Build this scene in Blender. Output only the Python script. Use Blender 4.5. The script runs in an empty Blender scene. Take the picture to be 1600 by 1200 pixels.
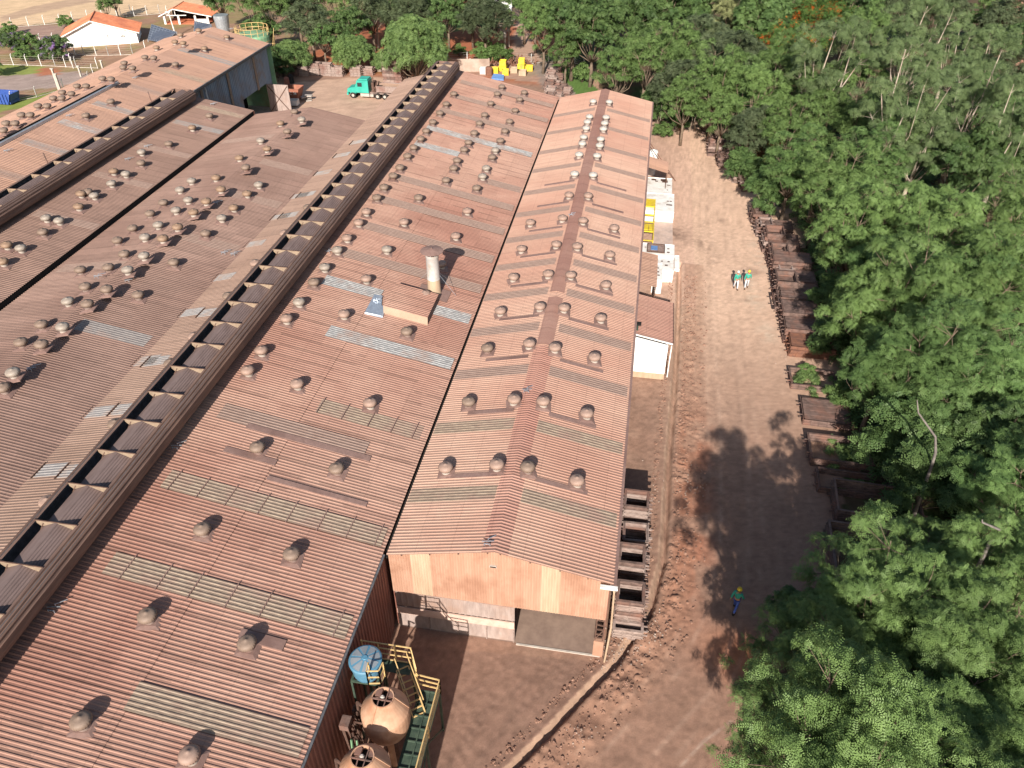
import bpy, math, random
import numpy as np
from mathutils import Vector, Matrix, noise
R=math.radians
random.seed(7)
SC=bpy.context.scene; COL=SC.collection
# ------------------------------------------------------------------ camera
H=35.0; FPX=1217.0; PITCH=math.atan(930/FPX); YAW=math.atan(259/math.hypot(930,FPX))
cd=bpy.data.cameras.new('camera'); cam=bpy.data.objects.new('camera',cd); COL.objects.link(cam)
cam.location=(0,0,H); cam.rotation_euler=(math.pi/2-PITCH,0,YAW)
cd.sensor_fit='HORIZONTAL'; cd.sensor_width=36; cd.lens=FPX/1600*36; cd.clip_end=3000; cd.clip_start=.1
SC.camera=cam
# ------------------------------------------------------------------ light
SUN=Vector((.004,.878,-.476)).normalized()
w=bpy.data.worlds.new('World'); SC.world=w; w.use_nodes=True
nt=w.node_tree; bg=nt.nodes['Background']; sk=nt.nodes.new('ShaderNodeTexSky')
sk.sky_type='NISHITA'; sk.sun_disc=False; sk.sun_elevation=R(28.4); sk.sun_rotation=R(180.3); sk.air_density=1.2; sk.dust_density=1.5
nt.links.new(sk.outputs[0],bg.inputs[0]); bg.inputs[1].default_value=.074
sl=bpy.data.lights.new('sun','SUN'); sl.energy=5.0; sl.angle=R(.53); sl.color=(1,.93,.83)
so=bpy.data.objects.new('sun',sl); COL.objects.link(so); so.rotation_euler=SUN.to_track_quat('-Z','Y').to_euler(); so.location=(0,-40,60)
SC.view_settings.view_transform='Standard'; SC.view_settings.look='None'; SC.view_settings.exposure=.72; SC.view_settings.gamma=1
SC.render.engine='CYCLES'

# ------------------------------------------------------------------ pixel helpers (pixels of the 1600x1200 photograph -> places on a real plane)
_cp,_sp,_cy,_sy=math.cos(PITCH),math.sin(PITCH),math.cos(YAW),math.sin(YAW)
FW=Vector((-_sy*_cp,_cy*_cp,-_sp)); RT=Vector((_cy,_sy,0)); UP=RT.cross(FW)
def ray(px,py): return FW*FPX+RT*(px-800)-UP*(py-600)
def at(px,py,z=0.):
    d=ray(px,py); return Vector((0,0,H))+d*((z-H)/d.z)
def proj(p):
    v=Vector(p)-Vector((0,0,H)); q=v.dot(FW); return 800+FPX*v.dot(RT)/q, 600-FPX*v.dot(UP)/q
def onslope(px,py,x0,z0,s,up=0.):      # plane z = z0 + s*(x-x0)
    d=ray(px,py); t=(z0+up-s*x0-H)/(d.z-s*d.x); return Vector((0,0,H))+d*t
# ------------------------------------------------------------------ materials
def ramp(nt,fac,stops):
    r=nt.nodes.new('ShaderNodeValToRGB'); e=r.color_ramp.elements
    while len(e)<len(stops): e.new(.5)
    for i,(p,c) in enumerate(stops): e[i].position=p; e[i].color=(*c,1) if len(c)==3 else c
    nt.links.new(fac,r.inputs[0]); return r.outputs[0]
def nmat(name):
    m=bpy.data.materials.new(name); m.use_nodes=True; nt=m.node_tree; return m,nt,nt.nodes['Principled BSDF']
def noisetex(nt,vec,scale,detail=5,rough=.6,dist=0):
    n=nt.nodes.new('ShaderNodeTexNoise'); n.inputs['Scale'].default_value=scale; n.inputs['Detail'].default_value=detail
    n.inputs['Roughness'].default_value=rough; n.inputs['Distortion'].default_value=dist
    if vec is not None: nt.links.new(vec,n.inputs['Vector'])
    return n.outputs['Fac']
def geo(nt): return nt.nodes.new('ShaderNodeNewGeometry').outputs['Position']
def mapping(nt,vec,scale):
    m=nt.nodes.new('ShaderNodeMapping'); m.inputs['Scale'].default_value=scale; nt.links.new(vec,m.inputs['Vector']); return m.outputs[0]
def mix(nt,fac,a,b,mode='MIX'):
    m=nt.nodes.new('ShaderNodeMix'); m.data_type='RGBA'; m.blend_type=mode
    for s,v in ((0,fac),(6,a),(7,b)):
        if hasattr(v,'links') : nt.links.new(v,m.inputs[s])
        elif s==0: m.inputs[0].default_value=v
        else: m.inputs[s].default_value=(*v,1)
    return m.outputs[2]
def mth(nt,op,a,b=0.,c=0.):
    m=nt.nodes.new('ShaderNodeMath'); m.operation=op
    for i,v in enumerate((a,b,c)):
        if hasattr(v,'links'): nt.links.new(v,m.inputs[i])
        else: m.inputs[i].default_value=v
    return m.outputs[0]
def mottled(name,a,b,scale=3,rough=.8,metal=0,bump=0,spec=.3,stretch=(1,1,1),c=None,cscale=.4,detail=5,space='world'):
    """two-tone noise material; optional third tone from a large noise"""
    m,nt,p=nmat(name)
    vec=geo(nt) if space=='world' else nt.nodes.new('ShaderNodeTexCoord').outputs['Object']
    f=noisetex(nt,mapping(nt,vec,stretch),scale,detail)
    col=ramp(nt,f,[(.35,a),(.65,b)])
    if c is not None:
        f2=noisetex(nt,vec,cscale,4); k=nt.nodes.new('ShaderNodeMapRange'); k.inputs[1].default_value=.48; k.inputs[2].default_value=.68; nt.links.new(f2,k.inputs[0])
        col=mix(nt,k.outputs[0],col,c)
    nt.links.new(col,p.inputs['Base Color'])
    p.inputs['Roughness'].default_value=rough; p.inputs['Metallic'].default_value=metal; p.inputs['Specular IOR Level'].default_value=spec
    if bump:
        b=nt.nodes.new('ShaderNodeBump'); b.inputs['Strength'].default_value=bump; b.inputs['Distance'].default_value=.05
        nt.links.new(noisetex(nt,vec,scale*6,6),b.inputs['Height']); nt.links.new(b.outputs[0],p.inputs['Normal'])
    return m
def roofmat(name,base,dust,dark,lane=.98,var=.16,dusty=.5,lanes_axis=1,lapk=.16):
    m,nt,p=nmat(name); pos=geo(nt)
    sep=nt.nodes.new('ShaderNodeSeparateXYZ'); nt.links.new(pos,sep.inputs[0])
    # each sheet its own shade
    ly=mth(nt,'FLOOR',mth(nt,'DIVIDE',sep.outputs[lanes_axis],lane)); lx=mth(nt,'FLOOR',mth(nt,'DIVIDE',sep.outputs[1-lanes_axis],6.1))
    cmb=nt.nodes.new('ShaderNodeCombineXYZ'); nt.links.new(ly,cmb.inputs[0]); nt.links.new(lx,cmb.inputs[1])
    wn=nt.nodes.new('ShaderNodeTexWhiteNoise'); wn.noise_dimensions='2D'; nt.links.new(cmb.outputs[0],wn.inputs['Vector'])
    big=noisetex(nt,pos,.09,5,.6,.3); streak=noisetex(nt,mapping(nt,pos,(.25,2.2,1)),1.6,6,.7); fine=noisetex(nt,pos,9,4,.7)
    col=ramp(nt,big,[(.36,base),(.62,dust)])
    col=mix(nt,mth(nt,'MULTIPLY',ramp(nt,streak,[(.45,(0,0,0)),(.75,(1,1,1))]),.55),col,dark)
    v=mth(nt,'ADD',mth(nt,'MULTIPLY',wn.outputs[0],var),1-var*.6)
    v=mth(nt,'MULTIPLY',v,mth(nt,'ADD',mth(nt,'MULTIPLY',fine,.28),.86))
    # side laps of the sheets and rows of screws
    fr=mth(nt,'FRACT',mth(nt,'DIVIDE',sep.outputs[lanes_axis],lane)); lap=mth(nt,'LESS_THAN',fr,.17); pt=mth(nt,'GREATER_THAN',noisetex(nt,mapping(nt,pos,(.35,1,1)),.55,3,.6),.50)
    v=mth(nt,'MULTIPLY',v,mth(nt,'SUBTRACT',1.,mth(nt,'MULTIPLY',mth(nt,'MULTIPLY',lap,pt),lapk)))
    fx=mth(nt,'FRACT',mth(nt,'DIVIDE',sep.outputs[1-lanes_axis],1.73)); sc=mth(nt,'LESS_THAN',fx,.022); v=mth(nt,'MULTIPLY',v,mth(nt,'SUBTRACT',1.,mth(nt,'MULTIPLY',sc,.16)))
    blot=ramp(nt,noisetex(nt,mapping(nt,pos,(.6,1.6,1)),.7,7,.75),[(.60,(0,0,0)),(.72,(1,1,1))]); col=mix(nt,mth(nt,'MULTIPLY',blot,.4),col,dust)
    c2=nt.nodes.new('ShaderNodeVectorMath'); c2.operation='SCALE'; nt.links.new(col,c2.inputs[0]); nt.links.new(v,c2.inputs['Scale'])
    nt.links.new(c2.outputs[0],p.inputs['Base Color']); p.inputs['Roughness'].default_value=.72; p.inputs['Specular IOR Level'].default_value=.25
    return m
M={}
M['roofR']=roofmat('roof_rose_dust',(.385,.215,.16),(.45,.29,.22),(.29,.16,.122),var=.08,lapk=.08)
M['roofM']=roofmat('roof_red_dust',(.30,.153,.115),(.385,.235,.18),(.20,.10,.077),var=.13,lapk=.26)
M['roofML']=roofmat('roof_pale_dust',(.25,.163,.125),(.305,.205,.16),(.20,.127,.098))
M['roofD']=roofmat('roof_brown_dust',(.20,.122,.098),(.27,.175,.142),(.15,.093,.076))
M['roofB']=roofmat('roof_orange_dust',(.40,.235,.165),(.36,.22,.165),(.26,.155,.12))
M['roofC']=roofmat('roof_umber_dust',(.20,.125,.10),(.25,.158,.125),(.15,.094,.077))
M['ridge']=roofmat('ridge_red',(.31,.155,.12),(.37,.215,.168),(.25,.125,.10),var=.1)
M['sky_tan']=mottled('skylight_tan',(.20,.142,.108),(.315,.24,.178),2.5,.6,stretch=(1,5,1),c=(.26,.165,.13),cscale=.5)
M['sky_dark']=mottled('skylight_dusty',(.215,.142,.115),(.28,.195,.16),2.5,.7,stretch=(1,5,1))
M['sky_grey']=mottled('skylight_grey',(.17,.165,.165),(.40,.39,.38),3,.5,stretch=(1,6,1),c=(.27,.19,.16),cscale=.6)
M['sky_patch']=mottled('skylight_patch',(.24,.225,.22),(.31,.285,.275),3,.6,stretch=(1,3,1),c=(.30,.22,.18),cscale=.9)
M['sky_blue']=mottled('skylight_bluegrey',(.18,.16,.155),(.26,.23,.215),3,.6,stretch=(1,3,1),c=(.27,.19,.16),cscale=.5)
M['flash']=mottled('flashing_rust',(.21,.13,.11),(.27,.17,.145),5,.8,c=(.17,.10,.085))
M['galv']=mottled('galvanised_steel',(.42,.46,.52),(.55,.6,.66),4,.35,.6)
M['gutter']=mottled('gutter_steel',(.07,.07,.075),(.13,.13,.14),4,.6)
M['dark']=mottled('dark_void',(.012,.011,.011),(.02,.018,.017),4,.95)  # near-black for openings and gaps, their shade put into the colour
M['baffle']=mottled('baffle_steel',(.12,.072,.058),(.19,.118,.094),1.5,.65,stretch=(6,.5,6),c=(.2,.12,.09))
M['cap']=mottled('cap_steel',(.16,.112,.102),(.21,.15,.138),2,.7,stretch=(2,.5,1))
M['fin']=mottled('fin_translucent',(.22,.16,.115),(.30,.225,.16),6,.6)
M['white']=mottled('white_paint',(.70,.69,.67),(.80,.79,.77),2,.6,c=(.58,.53,.48),cscale=1.2)
M['whitew']=mottled('white_wall',(.8,.8,.79),(.88,.88,.87),.8,.7)
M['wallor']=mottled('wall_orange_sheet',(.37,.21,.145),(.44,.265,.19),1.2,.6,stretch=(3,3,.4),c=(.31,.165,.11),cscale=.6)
M['wally']=mottled('wall_yellow_sheet',(.38,.27,.185),(.46,.34,.24),1.5,.6,stretch=(3,3,.4))
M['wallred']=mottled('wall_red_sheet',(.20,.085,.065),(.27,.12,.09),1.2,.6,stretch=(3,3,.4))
M['wallblue']=mottled('wall_bluegrey_sheet',(.20,.25,.31),(.29,.34,.40),.7,.6,stretch=(2,2,.3),c=(.25,.2,.17),cscale=.35)
M['flue']=mottled('flue_aluminium',(.50,.48,.47),(.60,.58,.57),2,.45,.2,stretch=(1,1,.3),c=(.44,.38,.33),cscale=1.2)
M['hatch']=mottled('hatch_front_dust',(.34,.235,.17),(.40,.285,.21),2,.8)
M['gate']=mottled('gate_grey_sheet',(.26,.20,.18),(.38,.30,.27),2,.75,stretch=(2,2,.5),c=(.30,.2,.16))
M['band']=mottled('gate_pink_band',(.48,.33,.27),(.58,.42,.35),3,.8)
M['steelrust']=mottled('rusty_steel',(.10,.066,.056),(.19,.125,.107),3,.85,c=(.20,.105,.08),cscale=.8,bump=.2)
M['steelgrey']=mottled('weathered_grey_steel',(.20,.145,.125),(.36,.28,.25),4,.8,stretch=(1,1,4),c=(.2,.11,.09))
M['steelor']=mottled('orange_rust_steel',(.22,.10,.062),(.15,.075,.055),3,.85)
M['yellow']=mottled('yellow_paint',(.60,.44,.02),(.70,.54,.05),4,.6,c=(.45,.3,.08),cscale=1.5)
M['railyel']=mottled('faded_yellow_rail',(.50,.33,.14),(.62,.43,.20),4,.6)
M['green']=mottled('green_steel',(.035,.055,.042),(.07,.10,.07),3,.6)
M['gtank']=mottled('green_tank',(.17,.33,.19),(.23,.4,.24),1,.5,c=(.2,.26,.15))
M['plastblue']=mottled('blue_plastic',(.07,.19,.29),(.11,.24,.34),3,.4)
M['plastdust']=mottled('blue_plastic_dusty',(.19,.22,.25),(.25,.26,.28),3,.8)
M['silo']=mottled('silo_orange_paint',(.42,.24,.155),(.52,.315,.21),2,.6,c=(.34,.16,.09),cscale=.9,space='obj')
M['rustdark']=mottled('dark_machine_rust',(.07,.04,.032),(.14,.08,.06),4,.8)
M['bin']=mottled('rust_red_bin',(.26,.10,.07),(.34,.14,.09),2,.8)
M['teal']=mottled('teal_paint',(.03,.33,.26),(.05,.40,.32),1,.4,spec=.5)
M['rubber']=mottled('rubber',(.02,.02,.02),(.04,.035,.033),5,.9)
M['glass']=mottled('dark_glass',(.02,.025,.03),(.03,.035,.04),2,.1,spec=.6)
M['tile']=mottled('clay_tile',(.52,.17,.08),(.62,.24,.13),2,.8,c=(.42,.14,.08))
M['solar']=mottled('solar_cells',(.06,.07,.10),(.10,.11,.14),2,.3,spec=.5)
M['conc']=mottled('concrete',(.38,.33,.29),(.5,.44,.39),2,.85)
M['wallconc']=mottled('stained_concrete_wall',(.34,.25,.20),(.46,.36,.30),.8,.9,c=(.22,.15,.12),cscale=.3)
M['wood']=mottled('weathered_pole',(.34,.28,.23),(.44,.37,.31),3,.85)
M['bark']=mottled('bark_brown',(.12,.085,.06),(.2,.15,.11),4,.9)
M['barkdead']=mottled('bark_dead_grey',(.14,.12,.11),(.24,.21,.19),4,.9)
M['barkpale']=mottled('bark_pale',(.30,.25,.20),(.40,.34,.28),3,.8,c=(.28,.2,.15),cscale=2)
M['bluepaint']=mottled('blue_paint',(.03,.07,.26),(.05,.1,.34),3,.4)
M['skin']=mottled('skin',(.32,.17,.11),(.36,.2,.13),8,.6)
M['shirt']=mottled('green_shirt',(.03,.27,.20),(.05,.33,.25),9,.85)
M['pantw']=mottled('pale_trousers',(.46,.48,.52),(.56,.57,.6),9,.85)
M['pantb']=mottled('blue_trousers',(.05,.09,.32),(.07,.12,.4),9,.85)
M['pinkconc']=mottled('pink_slab',(.50,.37,.31),(.56,.43,.37),3,.85,c=(.4,.31,.27),cscale=1)
M['tarp']=mottled('blue_tarp',(.10,.2,.42),(.14,.26,.5),4,.6)
def leafmat(name,a,b,spot=None,trans=.16):
    m,nt,p=nmat(name); oi=nt.nodes.new('ShaderNodeObjectInfo'); tc=nt.nodes.new('ShaderNodeTexCoord').outputs['Object']
    f=noisetex(nt,tc,.55,3,.6); g=noisetex(nt,tc,6,2,.6)
    k=mth(nt,'ADD',mth(nt,'MULTIPLY',f,.6),mth(nt,'MULTIPLY',g,.4))
    col=ramp(nt,k,[(.38,a),(.62,b)])
    if spot is not None:
        s=noisetex(nt,tc,.9,4,.65); col=mix(nt,ramp(nt,s,[(.55,(0,0,0)),(.60,(1,1,1))]),col,spot)
    v=mth(nt,'ADD',mth(nt,'MULTIPLY',oi.outputs['Random'],.34),.83)
    c2=nt.nodes.new('ShaderNodeVectorMath'); c2.operation='SCALE'; nt.links.new(col,c2.inputs[0]); nt.links.new(v,c2.inputs['Scale'])
    nt.links.new(c2.outputs[0],p.inputs['Base Color']); p.inputs['Roughness'].default_value=.55; p.inputs['Specular IOR Level'].default_value=.25
    t=nt.nodes.new('ShaderNodeBsdfTranslucent'); nt.links.new(c2.outputs[0],t.inputs[0])
    ms=nt.nodes.new('ShaderNodeMixShader'); ms.inputs[0].default_value=trans
    nt.links.new(p.outputs[0],ms.inputs[1]); nt.links.new(t.outputs[0],ms.inputs[2]); nt.links.new(ms.outputs[0],nt.nodes['Material Output'].inputs[0])
    return m
M['leaf_feather']=leafmat('leaf_feathery',(.10,.165,.05),(.172,.262,.082))
M['leaf_blue']=leafmat('leaf_bluish',(.085,.155,.05),(.16,.25,.08))
M['leaf_dark']=leafmat('leaf_deep_green',(.06,.11,.036),(.12,.185,.06))
M['leaf_euc']=leafmat('leaf_olive_grey',(.095,.14,.06),(.16,.22,.09))
M['leaf_mango']=leafmat('leaf_bright_round',(.10,.165,.055),(.18,.26,.085))
M['leaf_olive']=leafmat('leaf_dull_olive',(.075,.10,.05),(.12,.15,.075))
M['leaf_pale']=leafmat('leaf_pale_yellow',(.22,.24,.10),(.32,.34,.16))
M['leaf_dry']=leafmat('leaf_dry_brown',(.28,.11,.05),(.18,.12,.05))
M['leaf_orange']=leafmat('leaf_orange_bloom',(.07,.14,.035),(.12,.2,.05),spot=(.55,.12,.02))
M['leaf_purple']=leafmat('leaf_purple_bloom',(.08,.13,.05),(.12,.17,.06),spot=(.28,.16,.38))
# ------------------------------------------------------------------ mesh builder
class MB:
    def __init__(s): s.v=[]; s.f=[]; s.mi=[]; s.mats=[]; s.cur=0
    def mat(s,m):
        if m not in s.mats: s.mats.append(m)
        s.cur=s.mats.index(m); return s
    def add(s,vs,fs):
        b=len(s.v); s.v+= [tuple(v) for v in vs]; s.f+=[tuple(i+b for i in f) for f in fs]; s.mi+=[s.cur]*len(fs); return s
    def box(s,c,d,rz=0,tilt=None):
        x,y,z=[k/2 for k in d]; m=Matrix.Translation(c)@Matrix.Rotation(rz,4,'Z')
        if tilt: m=m@Matrix.Rotation(tilt[0],4,tilt[1])
        vs=[m@Vector((a*x,b*y,e*z)) for e in (-1,1) for b in (-1,1) for a in (-1,1)]
        return s.add(vs,[(0,2,3,1),(4,5,7,6),(0,1,5,4),(2,6,7,3),(0,4,6,2),(1,3,7,5)])
    def bar(s,a,b,w,h=None):
        a=Vector(a);b=Vector(b);d=b-a;h=h or w; q=d.to_track_quat('X','Z').to_matrix().to_4x4()
        m=Matrix.Translation((a+b)/2)@q; x,y,z=d.length/2,w/2,h/2
        vs=[m@Vector((i*x,j*y,k*z)) for k in (-1,1) for j in (-1,1) for i in (-1,1)]
        return s.add(vs,[(0,2,3,1),(4,5,7,6),(0,1,5,4),(2,6,7,3),(0,4,6,2),(1,3,7,5)])
    def tube(s,pts,rs,n=8,cap=True):
        if not hasattr(rs,'__len__'): rs=[rs]*len(pts)
        pts=[Vector(p) for p in pts]; rings=[]; b=len(s.v)
        for i,p in enumerate(pts):
            d=(pts[min(i+1,len(pts)-1)]-pts[max(i-1,0)]).normalized()
            u=d.orthogonal().normalized() if i==0 else (u-d*u.dot(d)).normalized()
            w_=d.cross(u)
            for k in range(n):
                a=2*math.pi*k/n; s.v.append(tuple(p+(u*math.cos(a)+w_*math.sin(a))*rs[i]))
        for i in range(len(pts)-1):
            for k in range(n):
                s.f.append((b+i*n+k,b+i*n+(k+1)%n,b+(i+1)*n+(k+1)%n,b+(i+1)*n+k)); s.mi.append(s.cur)
        if cap:
            s.f.append(tuple(b+k for k in reversed(range(n)))); s.f.append(tuple(b+(len(pts)-1)*n+k for k in range(n))); s.mi+=[s.cur]*2
        return s
    def lathe(s,prof,n=24,c=(0,0,0),rib=0,cap=True):
        b=len(s.v)
        for r,z,*q in prof:
            for k in range(n):
                a=2*math.pi*k/n; rr=r*(1-(rib if (k%2 and (q and q[0])) else 0)); s.v.append((c[0]+rr*math.cos(a),c[1]+rr*math.sin(a),c[2]+z))
        for i in range(len(prof)-1):
            for k in range(n):
                s.f.append((b+i*n+k,b+i*n+(k+1)%n,b+(i+1)*n+(k+1)%n,b+(i+1)*n+k)); s.mi.append(s.cur)
        if cap:
            s.f.append(tuple(b+k for k in reversed(range(n)))); s.f.append(tuple(b+(len(prof)-1)*n+k for k in range(n))); s.mi+=[s.cur]*2
        return s
    def extr(s,poly,vec):
        n=len(poly); poly=[Vector(p) for p in poly]; vec=Vector(vec)
        return s.add(poly+[p+vec for p in poly],[tuple(reversed(range(n))),tuple(range(n,2*n))]+[(i,(i+1)%n,n+(i+1)%n,n+i) for i in range(n)])
    def corr(s,A,B,t0,t1,N,pitch=.2,amp=.03,prof=None,phase=0):
        """ribbed sheet: ribs run from A(t) to B(t); N = outward normal"""
        prof=prof or [(0,0),(.5,0),(.64,1),(.86,1)]
        N=Vector(N); ts=[]; k=math.floor((t0-phase)/pitch)
        while phase+k*pitch<t1+1e-6:
            for a,h in prof:
                t=phase+(k+a)*pitch
                if t0-1e-6<=t<=t1+1e-6: ts.append((t,h))
            k+=1
        if not ts or ts[0][0]>t0+1e-4: ts.insert(0,(t0,0))
        if ts[-1][0]<t1-1e-4: ts.append((t1,0))
        b=len(s.v)
        for t,h in ts:
            s.v.append(tuple(Vector(A(t))+N*(h*amp))); s.v.append(tuple(Vector(B(t))+N*(h*amp)))
        for i in range(len(ts)-1):
            s.f.append((b+2*i,b+2*i+1,b+2*i+3,b+2*i+2)); s.mi.append(s.cur)
        return s
    def build(s,name,mat=None,parent=None,off=None,smooth=False,loc=None):
        me=bpy.data.meshes.new(name); v=s.v
        if off is not None: v=[(a-off[0],b-off[1],c-off[2]) for a,b,c in v]
        me.from_pydata(v,[],s.f)
        for m in (s.mats or [mat]): me.materials.append(M[m] if isinstance(m,str) else m)
        if s.mats: me.polygons.foreach_set('material_index',s.mi)
        if smooth: me.polygons.foreach_set('use_smooth',[True]*len(me.polygons))
        me.update(); o=bpy.data.objects.new(name,me); COL.objects.link(o)
        if parent: o.parent=parent
        if loc is not None: o.location=loc
        return o
def thing(name,label,cat,loc=(0,0,0),rz=0,group=None):
    o=bpy.data.objects.new(name,None); COL.objects.link(o); o.location=loc; o.rotation_euler=(0,0,rz); o.empty_display_size=.3
    tag(o,label,cat,group); return o
def tag(o,label=None,cat=None,group=None,kind=None):
    for k,v in (('label',label),('category',cat),('group',group),('kind',kind)):
        if v: o[k]=v
    return o
def copytree(o,parent=None,loc=None,rz=None):
    c=o.copy(); COL.objects.link(c)
    if parent: c.parent=parent
    if loc is not None: c.location=loc
    if rz is not None: c.rotation_euler=(0,0,rz)
    for ch in list(o.children): copytree(ch,c)
    return c
def V3(p,off): return (p[0]-off[0],p[1]-off[1],p[2]-off[2])
exec_order=[]
# ------------------------------------------------------------------ ground sheet
rng=np.random.default_rng(11)
_L=rng.random((256,256))
def vnoise(x,y):
    xi=np.floor(x).astype(int); yi=np.floor(y).astype(int); fx=x-xi; fy=y-yi; fx=fx*fx*(3-2*fx); fy=fy*fy*(3-2*fy)
    g=lambda a,b:_L[a%256,b%256]
    return (g(xi,yi)*(1-fx)+g(xi+1,yi)*fx)*(1-fy)+(g(xi,yi+1)*(1-fx)+g(xi+1,yi+1)*fx)*fy
def fbm(x,y,o=4,g=.5):
    s=0;a=1;t=0
    for i in range(o): s=s+a*vnoise(x*2**i+17*i,y*2**i+31*i); t+=a; a*=g
    return s/t
def inpoly(X,Y,P):
    c=np.zeros(X.shape,bool); n=len(P)
    for i in range(n):
        x1,y1=P[i];x2,y2=P[(i+1)%n]
        if y1==y2: continue
        k=((y1>Y)!=(y2>Y))&(X<(x2-x1)*(Y-y1)/(y2-y1)+x1); c^=k
    return c
def pixpoly(L,z=0): return [tuple(at(*p,z)[:2]) for p in L]
TR=pixpoly([(1063,395),(1062,430),(1060,500),(1055,600),(1045,720),(1042,800),(1036,880),(1015,960),(965,1035),(910,1090),(860,1145),(805,1200),(700,1300)])
def sdist(X,Y,P):
    best=np.full(X.shape,1e9); sg=np.ones(X.shape)
    for (x1,y1),(x2,y2) in zip(P[:-1],P[1:]):
        dx,dy=x2-x1,y2-y1; t=np.clip(((X-x1)*dx+(Y-y1)*dy)/(dx*dx+dy*dy),0,1)
        d=np.hypot(X-x1-t*dx,Y-y1-t*dy); s=np.sign((X-x1)*dy-(Y-y1)*dx); k=d<best
        best=np.where(k,d,best); sg=np.where(k,s,sg)
    # going down the list (towards the camera) the positive side of this cross product is the left bank
    return -best*sg
def axis(segs):
    out=[segs[0][0]]
    for a,b,s in segs:
        n=max(1,int(round((b-a)/s))); out+=list(a+(b-a)*np.arange(1,n+1)/n)
    return np.array(out)
GX=axis([(-1400,-300,220),(-300,-150,15),(-150,-20,1.),(-20,-11,.5),(-11,8,.11),(8,16,.25),(16,80,1.3),(80,300,20),(300,1400,220)])
GY=axis([(-900,-50,170),(-50,12,4),(12,48,.12),(48,75,.22),(75,200,.8),(200,400,15),(400,2000,200)])
X,Y=np.meshgrid(GX,GY)
D=sdist(X,Y,TR); inn=(Y>10)&(Y<66)
Z=.10*(fbm(X*.12,Y*.12,3)-.5)
near=((X>-11)&(X<8)&(Y>12)&(Y<75))
Z+=near*(.06*(fbm(X*2.6,Y*2.6,4,.65)-.5)+.03*np.abs(fbm(X*4.1+9,Y*3.3,2)-.5))
# ripples left by wheels near the gate
Z+=near*np.clip((fbm(X*.5+5,Y*.5,3)-.45)*6,0,1)*.009*np.sin((Y*.8+X*.3+1.2*fbm(X*.8,Y*.8,2))*17)*np.clip((fbm(X*1.1+3,Y*1.1,3)-.4)*5,0,1)*((X<3)&(Y<24))
dep=np.interp(D,[-.55,-.32,-.02,.08,.17,.32,.6],[0,.05,-.36,-.36,.10,.08,0])
Z+=np.where(inn,dep,0)
rub=np.interp(D,[.1,.35,1.1,1.9,2.7],[0,1,1,.5,0])*inn*np.clip(fbm(X*.35,Y*.35,3)*1.8-.25,0.15,1)
rb=fbm(X*3.3,Y*3.3,4,.65); Z+=rub*(.30*(np.abs(rb-.5)*2)+.05)
rubl=np.interp(D,[-1.1,-.6,-.3,-.2],[0,.5,.5,0])*inn; Z+=rubl*.10*fbm(X*5,Y*5,3)
# rubble heap spots
for px,py,r,h in [(975,1085,.9,.22),(1000,990,1.1,.2),(905,1155,1.2,.25),(860,1190,1,.2),(1015,1005,.6,.15),(940,1100,.7,.2)]:
    c=at(px,py); Z+=h*np.clip(1-np.hypot(X-c.x,Y-c.y)/r,0,1)*(.4+1.2*fbm(X*4,Y*4,3))
def cc(*c): return np.array(c)
nz=lambda s,o=4,k=0: fbm(X*s+k*7.3,Y*s+k*3.1,o)
colr=cc(.31,.19,.138)+np.zeros(X.shape+(3,))
def paint(mask,c,soft=None):
    global colr
    m=(mask*1.0)[...,None]; colr=colr*(1-m)+np.array(c)*m
ss=lambda v,a,b:np.clip((v-a)/(b-a),0,1)
paint(ss(nz(.25),.4,.7)*.5,(.25,.165,.125)); paint(ss(nz(.9,4,2),.55,.75)*.35,(.40,.27,.2))
# road: tan far, browner near
paint(ss(X,2.5,5.5)*ss(Y,36,58)*(Y<110)*.92,(.60,.41,.30)); paint(((X>0)&(X<=6)&(Y>58)&(Y<110))*.6,(.55,.36,.275))
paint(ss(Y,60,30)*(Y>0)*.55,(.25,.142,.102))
paint((ss(D,.3,.9)*ss(D,3.2,2.0)*inn)*ss(nz(.5,4,3),.42,.55)*.75*ss(Y,24,31)*ss(Y,46,40),(.34,.125,.07))
paint((ss(D,.2,.5)*ss(D,2.6,1.6)*inn)*.5,(.31,.17,.115))
paint(np.exp(-(((X-7.6)/1.6)**2+((Y-24.6)/1.5)**2))*.85,(.42,.155,.075))
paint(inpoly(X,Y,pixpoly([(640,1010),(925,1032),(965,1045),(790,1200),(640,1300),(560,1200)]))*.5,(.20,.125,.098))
for ln in ([(700,1200),(760,1110),(830,1060),(905,1035)],[(740,1200),(800,1120),(860,1072),(925,1040)],[(655,1120),(740,1080),(800,1040)]):
    dd=sdist(X,Y,pixpoly(ln)); m_=np.exp(-(dd/.22)**2)*ss(nz(1.1,3,31),.25,.5); Z+=m_*.022*np.sign(np.sin((X+Y)*21))*near; paint(m_*.30,(.15,.095,.075))
paint((np.abs(D+.2)<.14)*inn*.7,(.42,.28,.2))  # trench wall facing the sun painted paler, its light put into the colour
for px,py,rx,ry in [(1100,382,.9,1.3),(1118,405,.6,.9),(1060,368,1.3,1.5),(1045,362,1,1.2),(1170,425,1.2,1),(1130,345,.5,.4),(1165,470,.6,.6)]:
    c=at(px,py); paint(np.exp(-(((X-c.x)/rx)**2+((Y-c.y)/ry)**2)*1.2)*ss(nz(1.5,4,4),.3,.6)*.75,(.19,.125,.095))
for k in range(5):
    c0=[(1185,385),(1190,410),(1180,470),(1200,520),(1165,440)][k]; c=at(*c0)
    paint(np.exp(-(((X-c.x)/.8)**2+((Y-c.y)/1.5)**2))*ss(nz(2,4,9),.4,.6),(.5,.38,.29))
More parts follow.
